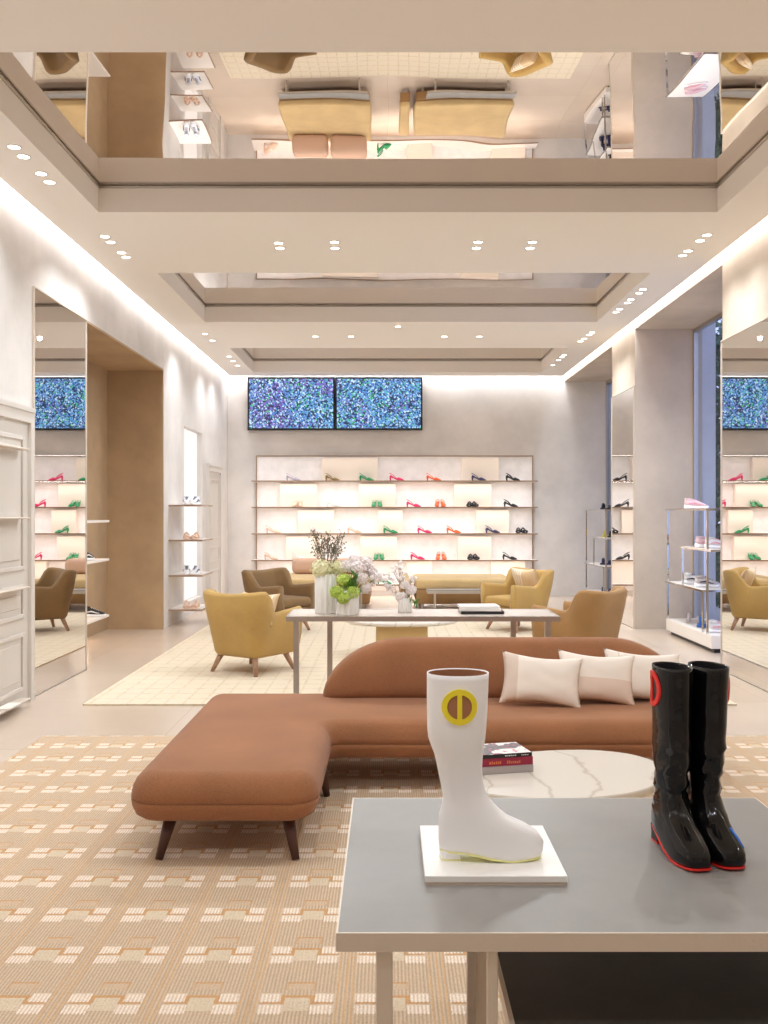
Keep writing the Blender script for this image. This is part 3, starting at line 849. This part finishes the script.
# ================================================================== STEEL TABLE WITH FLOWERS
TZ = .75
X0, X1, Y0, Y1 = -.83, 1.40, 7.72, 8.33
t = thing('console_table', 'long pale topped steel table behind the sofa carrying the flower vases', 'table', ((X0+X1)/2, (Y0+Y1)/2, .015)); a, b = (X1-X0)/2, (Y1-Y0)/2
TZl = TZ - .015
bm = nb(); box(bm, -a + .02, a - .02, -b + .02, b - .02, TZl - .02, TZl); obj('tabletop', bm, plain('greige_stone', (214, 203, 194), .25), t)
bm = nb()
box(bm, -a, a, -b, -b + .02, TZl - .04, TZl + .001); box(bm, -a, a, b - .02, b, TZl - .04, TZl + .001)
box(bm, -a, -a + .02, -b + .02, b - .02, TZl - .04, TZl + .001); box(bm, a - .02, a, -b + .02, b - .02, TZl - .04, TZl + .001); obj('apron', bm, 'steel', t)
for (x, y) in ((-a + .06, -b + .01), (-a + .30, b - .05), (a - .12, -b + .01), (a - .33, b - .05)):
    bm = nb(); box(bm, x, x + .045, y, y + .04, 0, TZl - .04); obj('leg', bm, 'steel', t)

def vase(x, y, r, h, label):
    bm = nb(); n = 72
    def ring(rr, z): return [((rr + .006*math.sin(12*2*PI*k/n))*math.cos(2*PI*k/n), (rr + .006*math.sin(12*2*PI*k/n))*math.sin(2*PI*k/n), z) for k in range(n)]
    loft(bm, [ring(r*.95, 0), ring(r, .01), ring(r, h - .005), ring(r - .008, h), ring(r - .016, h - .005), ring(r - .018, h*.4)])
    o = obj('fluted_vase', bm, 'ceramic', smooth=True); o.location = (x, y, TZ + .001)
    return tag(o, label, 'vase', 'white fluted vases')
def wp(x, y, d): return Vector(at(x, y, d))
D1 = 7.98
v1 = wp(325.5, 0, D1).x; v2 = wp(348, 0, 7.9).x; v3 = wp(405, 0, 8.05).x
vase(v1, D1, .085, .33, 'tall white fluted vase at the left end of the steel table')
vase(v2, 7.88, .09, .205, 'shorter white fluted vase holding lime blooms on the steel table')
vase(v3, 8.05, .055, .12, 'small white vase in the middle of the steel table')

def bloom(name, c, r, mat, n, fs, label, group, stem_to, sq=.85):
    t = thing(name, label, 'flower', c, 0, group)
    bm = nb()
    bmesh.ops.create_icosphere(bm, subdivisions=2, radius=r*.6, matrix=Matrix.Diagonal((1,1,sq,1)))
    for k in range(n):
        z = 1 - 2*(k+.5)/n; a = k*2.39996; q = math.sqrt(1-z*z)
        d = Vector((q*math.cos(a), q*math.sin(a), z)); p = Vector((d.x*r, d.y*r, d.z*r*sq)) * random.uniform(.78, 1.14)
        u = d.orthogonal().normalized(); w = d.cross(u); ang = random.uniform(0, PI)
        u, w = u*math.cos(ang) + w*math.sin(ang), w*math.cos(ang) - u*math.sin(ang)
        for e in (u, w, -u, -w):
            f = d.cross(e)
            bm.faces.new([bm.verts.new(p), bm.verts.new(p + e*fs*.6 + f*fs*.45 + d*fs*.15), bm.verts.new(p + e*fs + d*fs*.3), bm.verts.new(p + e*fs*.6 - f*fs*.45 + d*fs*.15)])
    obj('petals', bm, mat, t, raw=True)
    bm = nb(); e = Vector(stem_to) - Vector(c); tube(bm, [(0,0,0), (e.x*.5, e.y*.5, e.z*.45), tuple(e)], .004, 6); obj('stem', bm, 'green_leaf', t, smooth=True)
    return t
top1 = (v1, D1, TZ + .2); top2 = (v2, 7.88, TZ + .1); top3 = (v3, 8.05, TZ + .06)
GF = 'hydrangea heads in the fluted vases'
bloom('hydrangea', tuple(wp(322, 569, 7.95)), .085, 'creamflower', 110, .022, 'large cream hydrangea head over the tall vase', GF, top1)
bloom('hydrangea', tuple(wp(336, 568, 8.02)), .070, 'creamflower', 90, .020, 'smaller cream hydrangea head right of the large one over the tall vase', GF, top1)
for k, (x, y, d, r, w) in enumerate(((337, 592, 7.80, .055, 'lowest left'), (344, 580, 7.83, .055, 'uppermost'), (352, 592, 7.83, .06, 'right'), (343, 598, 7.78, .05, 'lowest middle'), (349, 584, 7.9, .055, 'rear'))):
    bloom('hydrangea', tuple(wp(x, y, d)), r, 'lime', 70, .018, 'lime green bloom at the rim of the shorter vase, %s of the cluster' % w, 'lime blooms in the shorter vase', top2)
for k, (x, y, d, r) in enumerate(((347, 566, 8.0, .05), (357, 568, 7.92, .055), (366, 563, 8.0, .05), (362, 578, 7.9, .045), (372, 572, 8.0, .045), (377, 577, 7.95, .035), (366, 588, 7.92, .035), (354, 560, 8.02, .04))):
    bloom('white_blossom', tuple(wp(x, y, d)), r, 'whiteflower', 44, .022, 'white blossom head right of the lime blooms, %s from the left' % ['first','third','fifth','fourth','seventh','eighth','sixth and lowest','second'][k], 'white blossoms', top2)
for k, (x, y, r) in enumerate(((401, 597, .045), (411, 590, .04), (405, 585, .035))):
    bloom('white_blossom', tuple(wp(x, y, 8.05)), r, 'whiteflower', 44, .02, 'white blossom over the small vase, %s of three' % ['lowest','right','topmost'][k], 'white blossoms in the small vase', top3)
def leaves(name, spots_, mat, label, base, sz=.05, cat='foliage'):
    t = thing(name, label, cat, base)
    bm = nb()
    for (c, l) in spots_:
        c = Vector(c) - Vector(base)
        u = Vector((random.uniform(-.6,.6), random.uniform(-.6,.3), random.uniform(.2,1))).normalized(); v = u.orthogonal().normalized()
        P = [c - u*l, c - u*l*.3 + v*l*.42, c + u*l*.4 + v*l*.3, c + u*l, c + u*l*.4 - v*l*.3, c - u*l*.3 - v*l*.42]
        bm.faces.new([bm.verts.new(p) for p in P])
    obj('leaf_cluster', bm, mat, t, raw=True)
    bm = nb()
    for (c, l) in spots_[::3]:
        c = Vector(c) - Vector(base); tube(bm, [(0,0,-.05), tuple(c*.5 + Vector((0,0,.01))), tuple(c)], .0025, 5)
    obj('stem', bm, 'green_leaf', t, smooth=True)
leaves('leaf_sprig', [(tuple(wp(random.uniform(346, 357), random.uniform(572, 590), 7.84 + random.uniform(-.04,.04))), random.uniform(.03,.055)) for k in range(14)], 'green_leaf', 'fresh green leaves between the lime and white blooms', (v2, 7.88, TZ + .19))
leaves('leaf_sprig', [(tuple(wp(random.uniform(408, 417), random.uniform(598, 606), 8.02)), random.uniform(.025,.045)) for k in range(8)], 'green_leaf', 'green leaves leaning right out of the small vase', (v3, 8.05, TZ + .11))
def spray(name, base, tips, nb_, mat, label, fl=.006):
    t = thing(name, label, 'branch', base); bm = nb(); fm = nb(); B = Vector(base)
    for tp in tips:
        T = Vector(tp) - B
        mid = T*.5 + Vector((random.uniform(-.02,.02), 0, .02)); tube(bm, [(0,0,-.1), tuple(mid), tuple(T)], [.003,.002,.001], 5)
        for j in range(nb_):
            f = random.uniform(.45, 1); p = mid*(1-f)*2*.5 + T*f + Vector([random.uniform(-.035,.035) for _ in range(3)])
            q = T*f; tube(bm, [tuple(q), tuple(p)], .0012, 4)
            s = fl * random.uniform(.7, 1.5)
            bmesh.ops.create_icosphere(fm, subdivisions=1, radius=s, matrix=Matrix.Translation(p))
    obj('twigs', bm, 'twig', t); obj('buds', fm, mat, t)['kind'] = 'stuff'
spray('budding_branch', (v1, D1 + .02, TZ + .32), [tuple(wp(311 + 2.0*k + random.uniform(-2, 2), random.uniform(531, 550), 8.05 + random.uniform(-.1,.1))) for k in range(18)], 15, 'twig', 'dark airy spray of fine budding twigs rising from the tall vase')
spray('blossom_branch', (v3, 8.07, TZ + .1), [tuple(wp(x, y, 8.05)) for x, y in ((380,578),(388,574),(394,570),(402,572),(398,563),(412,575),(386,586))], 11, 'whiteflower', 'airy white blossom branches from the small vase', .012)
spray('blossom_branch', (v2, 7.9, TZ + .18), [tuple(wp(x, y, 7.95)) for x, y in ((364,558),(371,566),(378,580),(380,572),(360,562))], 10, 'whiteflower', 'white blossom branches reaching right out of the shorter vase', .013)

# books on the steel table
def book(loc, rz, w, l, h, cover, label, group, spine=None):
    t = thing('book', label, 'book', loc, rz, group)
    bm = nb(); box(bm, -w/2, w/2, -l/2, l/2, 0, .0025); box(bm, -w/2, w/2, -l/2, l/2, h - .0025, h); box(bm, -w/2, w/2, -l/2, -l/2 + .003, .0025, h - .0025)
    obj('cover', bm, cover, t)
    bm = nb(); box(bm, -w/2 + .004, w/2 - .004, -l/2 + .0035, l/2 - .004, .0026, h - .0026); obj('pages', bm, 'paper', t)
    return t
M['book_black'] = plain('book_black', (30, 28, 32), .5); M['book_white'] = plain('book_white', (236, 234, 232), .5)
M['book_grey'] = plain('book_grey', (176, 168, 168), .5); M['book_red'] = plain('book_crimson', (150, 28, 62), .5)
M['book_dark'] = plain('book_charcoal', (66, 62, 66), .5)
bx = wp(481, 0, 8.0).x
book((bx, 8.02, TZ + .002), .03, .36, .26, .022, 'book_black', 'black book at the bottom of the stack on the steel table', 'books on the steel table')
book((bx - .01, 8.02, TZ + .025), -.02, .34, .25, .02, 'book_white', 'white book in the middle of the stack on the steel table', 'books on the steel table')
book((bx - .02, 8.03, TZ + .046), .06, .33, .24, .018, 'book_white', 'pale cover book on top of the stack on the steel table', 'books on the steel table')

# ================================================================== SOFA
def arc(cx, cy, r, a0, a1, n=7): return [(cx + r*math.cos(math.radians(a0 + (a1-a0)*k/n)), cy + r*math.sin(math.radians(a0 + (a1-a0)*k/n))) for k in range(n+1)]
xa, xb, xe = -1.19, -.32, 1.90; ya, yf, yb = 4.27, 5.38, 6.32
r = .15
outline = (arc(xa+r, ya+r, r, 180, 270) + arc(xb-r, ya+r, r, 270, 360) + arc(xb+.06, yf-.06, .06, 180, 90)
           + arc(xe-.2, yf+.2, .2, 270, 360) + arc(xe-.2, yb-.2, .2, 0, 90) + arc(xa+.12, yb-.12, .12, 90, 180))
def densify(P, mx=.12):
    o = []
    for i, p in enumerate(P):
        q = P[(i+1) % len(P)]; d = math.dist(p, q); k = max(1, int(d/mx))
        for j in range(k): o.append((p[0] + (q[0]-p[0])*j/k, p[1] + (q[1]-p[1])*j/k))
    return o
outline = densify(outline)
def inset(P, t_):
    o = []
    n = len(P)
    for i in range(n):
        a, b = Vector(P[i-1]), Vector(P[(i+1) % n]); d = (b - a).normalized(); nn = Vector((-d.y, d.x))
        o.append((P[i][0] + nn.x*t_, P[i][1] + nn.y*t_))
    return o
t = thing('sofa', 'terracotta wool sofa with a chaise at its left end and a rounded backrest', 'sofa', (0, 0, .015))
bm = nb()
prof = [(.09,.175),(.05,.18),(.02,.20),(.004,.235),(.0,.262),(.005,.268)]
loft(bm, [[(x, y, z) for x, y in inset(outline, i)] for i, z in prof]); obj('base_frame', bm, 'terracotta', t, smooth=True)
bm = nb()
prof = [(.006,.268),(.0,.273),(.003,.30),(.010,.328),(.024,.354),(.045,.375),(.07,.389),(.10,.396)]
R = loft(bm, [[(x, y, z) for x, y in inset(outline, i)] for i, z in prof], cap1=False)
bm.edges.ensure_lookup_table()
top = bm.faces.new(R[-1])
bmesh.ops.triangulate(bm, faces=[top])
obj('seat_cushion', bm, 'terracotta', t, smooth=True)
# backrest
bm = nb(); rings = []
bx0, bx1, H = -.42, 1.93, .765
for k in range(41):
    s = k/40; s = .5 - .5*math.cos(PI*s)
    x = bx0 + (bx1-bx0)*s
    e = min((x-bx0)/.54, (bx1-x)/.50, 1.0); e = max(e, .0)
    hh = .40 + (H-.40) * (1-(1-e)**2.0)**.56 if e < 1 else H
    hh = max(hh, .425)
    th = .10 * (1-(1-min(1, e*3))**2)**.5 + .015
    cy = 6.16
    ring = []
    for j in range(20):
        a = 2*PI*j/20; c, sn = math.cos(a), math.sin(a)
        yy = th*math.copysign(abs(c)**.75, c); zz = (hh-.37)/2 * math.copysign(abs(sn)**.6, sn)
        zc = .37 + (hh-.37)/2 + zz
        ring.append((x, cy + yy + (zc - .4)*.18, zc))
    rings.append(ring)
loft(bm, rings); obj('backrest', bm, 'terracotta', t, smooth=True)
for (x, y, dx, dy) in ((-1.0, 4.42, -.045, -.09), (-.47, 4.42, .05, -.09), (-.38, 5.30, .04, .0), (-1.05, 6.1, -.05, .06), (1.7, 5.55, .05, -.06), (1.7, 6.15, .05, .06), (.6, 6.15, 0, .05)):
    bm = nb(); tube(bm, [(x, y, .20), (x + dx, y + dy, 0)], [.034, .017], 12); obj('leg', bm, 'wood', t, smooth=True)
# lumbar pillows
PG = 'cream pillows on the sofa'
cushion('lumbar_pillow', .50, .33, .15, 'pillow1', (.945, 5.86, .562), (math.radians(66), math.radians(5), math.radians(-4)), 'cream linen pillow, leftmost and frontmost of the three on the sofa', PG)
cushion('lumbar_pillow', .48, .33, .14, 'pillow2', (1.30, 5.93, .562), (math.radians(68), math.radians(4), math.radians(-3)), 'cream linen pillow with a pinkish lower band, middle of the three on the sofa', PG)
cushion('lumbar_pillow', .48, .33, .14, 'pillow3', (1.60, 5.99, .562), (math.radians(70), math.radians(4), math.radians(-3)), 'cream linen pillow partly behind the others, rightmost of the three on the sofa', PG)

# ================================================================== MARBLE COFFEE TABLE
CZ = .33
t = thing('marble_coffee_table', 'low egg shaped cream marble coffee table in front of the sofa', 'table', (.84, 4.64, .015))
O = []
for k in range(64):
    a = 2*PI*k/64; c, s = math.cos(a), math.sin(a)
    rx = .53; ry = .42 + .03*math.cos(a)
    x = rx*math.copysign(abs(c)**.95, c); y = ry*math.copysign(abs(s)**.95, s) + .10*c
    O.append((x, y))
bm = nb(); loft(bm, [[(x*s, y*s, z - .015) for x, y in O] for s, z in ((.90, CZ-.05), (.96, CZ-.045), (.99, CZ-.03), (1, CZ-.018), (1, CZ-.006), (.99, CZ))]); obj('tabletop', bm, 'marble', t)
bm = nb(); P = oval(32, .20, .16)
loft(bm, [[(x*s, y*s, z) for x, y in P] for s, z in ((1.1, 0), (1, .05), (.9, .2), (1.2, CZ-.065))]); obj('pedestal', bm, 'marble', t, smooth=True)
cbx = (.555, 4.72)
BG = 'books on the marble table'
book((*cbx, CZ + .002), .22, .27, .22, .034, 'book_grey', 'thick grey book at the bottom of the marble table stack', BG)
rb = book((cbx[0]+.002, cbx[1]+.002, CZ + .037), .20, .265, .215, .038, 'book_red', 'crimson book in the middle of the marble table stack', BG)
tb = book((cbx[0]-.002, cbx[1]+.004, CZ + .076), .24, .26, .215, .018, 'book_black', 'black spined book with pink and grey cover, top of the marble table stack', BG)
def artcover():
    q = NT('photo_cover'); n = q.noise(7, 2)
    c = q.mix(q.math('GREATER_THAN', n, .5), lin((78, 76, 80)), lin((236, 232, 230)))
    n2 = q.noise(9, 1, vec=q.n('ShaderNodeTexCoord').outputs['Generated'])
    c = q.mix(q.math('GREATER_THAN', n2, .62), c, lin((200, 60, 120)))
    q.put(q.b.inputs['Base Color'], c); q.b.inputs['Roughness'].default_value = .3; return q.m
bm = nb(); box(bm, -.128, .128, -.105, .105, .0181, .019); obj('jacket_picture', bm, artcover(), tb)
# worn lettering on the spines
def spine_marks(parent, spans, z0, z1, mat):
    bm = nb()
    for a_, b_ in spans:
        x_ = a_
        while x_ < b_:
            w_ = random.uniform(.004, .010); hh_ = (z1 - z0) * random.uniform(.6, 1)
            box(bm, x_, min(b_, x_ + w_), -.1079, -.1074, z0, z0 + hh_); x_ += w_ + .003
    obj('spine_lettering', bm, mat, parent)['kind'] = 'stuff'
M['letter_orange'] = plain('orange_ink', (214, 120, 70), .6)
spine_marks(tb, [(-.01, .05), (.075, .115)], .006, .012, 'book_white')
spine_marks(rb, [(-.09, -.03), (.0, .07)], .010, .026, 'letter_orange')

# ================================================================== DISPLAY TABLE IN THE FOREGROUND
HT = .80
tx0, tx1, ty0, ty1 = -.099, 1.03, 1.805, 2.66
t = thing('display_table', 'grey slate topped metal display table in the foreground carrying the boots', 'table', ((tx0+tx1)/2, (ty0+ty1)/2, .015)); a, b = (tx1-tx0)/2, (ty1-ty0)/2; z = HT - .015
bm = nb(); box(bm, -a + .004, a - .004, -b + .004, b - .004, z - .012, z); obj('tabletop', bm, 'slate', t)
bm = nb(); zz = z - .036
box(bm, -a, a, -b, -b + .004, zz, z); box(bm, -a, a, b - .004, b, zz, z); box(bm, -a, -a + .004, -b + .004, b - .004, zz, z); box(bm, a - .004, a, -b + .004, b - .004, zz, z)
box(bm, -a + .004, a - .004, -b + .004, b - .004, zz, z - .013)
obj('apron', bm, 'champagne', t, bev=.0006, seg=1)
for x0_, x1_, y0_, y1_ in ((.190, .210, ty0 + .01, ty0 + .03), (-.023, .009, ty0 + .01, ty0 + .045), (.215, .238, ty1 - .08, ty1 - .05), (1.0, 1.03, ty1 - .05, ty1 - .02)):
    ox, oy = (tx0+tx1)/2, (ty0+ty1)/2
    bm = nb(); box(bm, x0_ - ox, x1_ - ox, y0_ - oy, y1_ - oy, 0, zz); obj('leg', bm, 'champagne' if y0_ < 2 else 'steel', t, bev=.002, seg=1)
t = thing('nesting_table', 'lower dark topped table nested under the grey display table', 'table', (.79, 2.22, .015))
bm = nb(); box(bm, -.545, .545, -.44, .40, .575, .597); obj('tabletop', bm, 'dark', t)
bm = nb()
box(bm, -.555, -.545, -.45, .41, .565, .598); box(bm, .545, .555, -.45, .41, .565, .598); box(bm, -.545, .545, -.45, -.44, .565, .598); box(bm, -.545, .545, .40, .41, .565, .598); obj('frame', bm, 'champagne', t)
for lx in (-.55, .52):
    for ly in (-.445, .375):
        bm = nb(); box(bm, lx, lx + .03, ly, ly + .03, 0, .565); obj('leg', bm, 'champagne', t)

# ---- boots
def boot(name, label, rings_, heel, loc, rz, mats, emblem_side, emb, group=None, seg=48, sole_t=.006, wr=0, heel_h=.035, heel_len=.055, lean=0):
    """rings_: (z, y_back, y_front, half_width).  toe along +y"""
    m_up, m_lin, m_sole, m_emb, m_heel = mats
    t = thing(name, label, 'boot', loc, rz, group)
    yb0, yf0 = rings_[0][1], rings_[0][2]
    def lift(y):
        u = (y - (yb0 + heel_len)) / (.10)
        if u <= 0: return heel_h
        if u >= 1: return .002 + .02*max(0, (y - (yf0 - .06)))/.06*.3
        u = u*u*(3-2*u); return heel_h*(1-u) + .002*u
    def ringpts(z, y0, y1, w, shrink=0):
        pts = []; c, h = (y0+y1)/2, (y1-y0)/2 - shrink; n_ = 2.1 + 1.7*max(0, 1 - z/.12)
        for k in range(seg):
            a = 2*PI*k/seg; ca, sa = math.cos(a), math.sin(a)
            y = c + h*math.copysign(abs(ca)**(2/n_), ca)
            s = (y - y0)/max(1e-6, y1 - y0)
            foot = max(0, 1 - z/.10)
            wf = 1 - foot*(.22*max(0, 1 - s/.35)) - foot*.12*max(0, (s-.72)/.28)
            x = (w - shrink)*math.copysign(abs(sa)**(2/n_), sa)*wf
            zz_ = z + lift(y)*max(0, 1 - z/.12)
            x += lean*z
            if wr and .05 < z < .40:
                am = wr * max(0, 1 - abs(z-.16)/.13)
                nz = noise.noise(Vector((x*34, y*26, z*52 + loc[0]*9)))
                x += am*nz*(1 if x > 0 else -1); y += am*nz*.8
            pts.append((x, y, zz_))
        return pts
    # densify in z
    RR = []
    for i_, (A, B) in enumerate(zip(rings_, rings_[1:])):
        k = max(1, int((B[0]-A[0])/.012)); P0 = rings_[max(0, i_-1)]; P3 = rings_[min(len(rings_)-1, i_+2)]
        for j in range(k):
            f = j/k; z_ = A[0] + (B[0]-A[0])*f; row = [z_]
            for c_ in (1, 2, 3):
                h_ = B[0]-A[0]
                m0 = (B[c_]-P0[c_])/max(1e-6, B[0]-P0[0])*h_; m1 = (P3[c_]-A[c_])/max(1e-6, P3[0]-A[0])*h_
                row.append((2*f**3-3*f*f+1)*A[c_] + (f**3-2*f*f+f)*m0 + (-2*f**3+3*f*f)*B[c_] + (f**3-f*f)*m1)
            RR.append(tuple(row))
    RR.append(rings_[-1])
    bm = nb(); loft(bm, [ringpts(*q) for q in RR] + [ringpts(*RR[-1], shrink=.002), ringpts(RR[-1][0] - .003, *RR[-1][1:], shrink=.0035)], cap1=False)
    obj('upper', bm, m_up, t, smooth=True)
    bm = nb(); loft(bm, [ringpts(RR[-1][0] - .002, *RR[-1][1:], shrink=.0036)] + [ringpts(q[0], q[1], q[2], q[3], shrink=.0045) for q in RR[::-1] if .20 < q[0] < RR[-1][0] - .01], cap0=False)
    obj('lining', bm, m_lin, t, smooth=True)
    # sole
    bm = nb(); q = RR[0]
    g = lambda z: [(x*1.03, (y-(q[1]+q[2])/2)*1.012 + (q[1]+q[2])/2, lift(y) + z) for x, y, _ in ringpts(*q)]
    lo = [(x, y, max(0, z - sole_t)) for x, y, z in g(0)]
    loft(bm, [lo, g(.0015)]); obj('sole', bm, m_sole, t, smooth=False)
    bm = nb(); hwid = q[3]*.70
    P = [(x_, y_) for x_, y_ in [(-hwid, yb0+.012), (-hwid*.8, yb0+.003), (0, yb0-.001), (hwid*.8, yb0+.003), (hwid, yb0+.012), (hwid, yb0+heel_len-.004), (-hwid, yb0+heel_len-.004)]]
    loft(bm, [[(x_*s, yb0 + .02 + (y_-yb0-.02)*s, z_) for x_, y_ in P] for s, z_ in ((.97, .003), (.97, heel_h*.5), (1.02, heel_h))]); obj('heel', bm, m_heel, t)
    bm = nb(); loft(bm, [[(x_*.98, yb0 + .02 + (y_-yb0-.02)*.98, z_) for x_, y_ in P] for z_ in (0, .0035)]); obj('heel_tip', bm, m_sole, t)
    # emblem wrapped on the shaft
    def half(z):
        for A, B in zip(rings_, rings_[1:]):
            if A[0] <= z <= B[0]:
                f = (z-A[0])/(B[0]-A[0]); return tuple(A[i] + (B[i]-A[i])*f for i in range(1, 4))
        return rings_[-1][1:]
    def surf(y, z, off):
        y0, y1, w = half(z); c, h = (y0+y1)/2, (y1-y0)/2; u = min(.999, abs(y-c)/h)
        return emblem_side*((w)*(1-u**2.1)**(1/2.1) + off) + lean*z
    ey, ez, er, et = emb
    bm = nb(); n = 40
    # raised flat ring
    inner, outer = er - et, er + et
    G_ = []
    for k in range(n):
        a = 2*PI*k/n
        G_.append([bm.verts.new((surf(ey + rr*math.cos(a), ez + rr*math.sin(a), off), ey + rr*math.cos(a), ez + rr*math.sin(a))) for rr, off in ((outer, -.002), (outer*.985, .004), (inner*1.02, .004), (inner, -.002))])
    for k in range(n):
        A, B = G_[k], G_[(k+1) % n]
        for j in range(3): bm.faces.new((A[j], B[j], B[j+1], A[j+1]))
    rows = []
    for j in range(13):
        z_ = ez - er + 2*er*j/12
        rows.append([bm.verts.new((surf(ey + yy, z_, off), ey + yy, z_)) for yy, off in ((-et*.85, -.002), (-et*.8, .0038), (et*.8, .0038), (et*.85, -.002))])
    for A, B in zip(rows, rows[1:]):
        for j in range(3): bm.faces.new((A[j], B[j], B[j+1], A[j+1]))
    obj('emblem', bm, m_emb, t, smooth=False)
    bm = nb()
    gr = []
    for rr in (0, .25, .5, .75, 1.0):
        gr.append([bm.verts.new((surf(ey + inner*1.01*rr*math.cos(2*PI*k/n), ez + inner*1.01*rr*math.sin(2*PI*k/n), .0008), ey + inner*1.01*rr*math.cos(2*PI*k/n), ez + inner*1.01*rr*math.sin(2*PI*k/n))) for k in range(n)])
    for A, B in zip(gr, gr[1:]):
        for k in range(n): bm.faces.new((A[k], A[(k+1) % n], B[(k+1) % n], B[k]))
    bmesh.ops.remove_doubles(bm, verts=list(bm.verts), dist=1e-6)
    obj('emblem_cutout', bm, m_lin, t, smooth=True)
    return t
# white tile with the tall white boot
bm = nb(); box(bm, -.153, .153, -.165, .165, 0, .014); o = obj('display_tile', bm, 'tile', bev=.001, seg=1); o.location = (.232, 2.20, HT + .006)
tag(o, 'square white tile on the display table under the white boot', 'tile')
bm = nb(); box(bm, -.151, .151, -.163, .163, 0, .006); e = obj('tile_underside', bm, 'tile_edge', o); e.location = (0, 0, -.006)
WB = [(0,-.057,.170,.040),(.010,-.059,.175,.043),(.03,-.060,.177,.044),(.052,-.060,.165,.044),(.073,-.060,.136,.042),(.09,-.059,.10,.040),(.12,-.052,.066,.038),(.14,-.050,.050,.037),
      (.16,-.054,.043,.038),(.195,-.061,.039,.042),(.235,-.070,.041,.048),(.27,-.083,.046,.054),(.34,-.086,.051,.057),(.417,-.086,.054,.056)]
boot('tall_boot', 'tall white boot with a yellow ring emblem standing on the white tile', WB, None, (.174, 2.15, HT + .0205), -PI/2,
     ('rubber_white', 'brown_lining', 'paleyellow', 'yellow', 'rubber_white'), 1, (-.016, .349, .0335, .0065), heel_h=.020, heel_len=.05, sole_t=.0025)
BB = [(0,-.080,.158,.040),(.012,-.083,.163,.042),(.028,-.084,.160,.042),(.042,-.084,.146,.041),(.058,-.083,.118,.040),(.075,-.081,.088,.038),(.10,-.077,.060,.034),(.13,-.068,.044,.033),
      (.17,-.066,.044,.035),(.22,-.070,.052,.039),(.28,-.074,.056,.040),(.35,-.074,.056,.041),(.432,-.072,.058,.042)]
GB = 'pair of black patent boots'
mb = ('patent', 'black_shoe', 'red', 'red', 'patent')
b1 = boot('patent_boot', 'tall black patent boot with red emblem on its left side, left one of the pair', BB, None, (.678, 2.26, HT + .0012), PI + .10, mb, 1, (-.022, .377, .037, .0062), GB, wr=.012, sole_t=.0035, heel_h=.038, lean=0)
b2 = boot('patent_boot', 'tall black patent boot with blue toe stripe, right one of the pair', BB, None, (.756, 2.27, HT + .0012), PI + .11, mb, -1, (-.015, .377, .037, .0062), GB, wr=.012, sole_t=.0035, heel_h=.038, lean=-.03)
bm = nb(); tube(bm, [(-.019,.092,.073),(-.026,.114,.057),(-.028,.136,.042)], .0035, 6); o = obj('toe_stripe', bm, 'blue', b2, smooth=True); o['label'] = 'blue stripe'
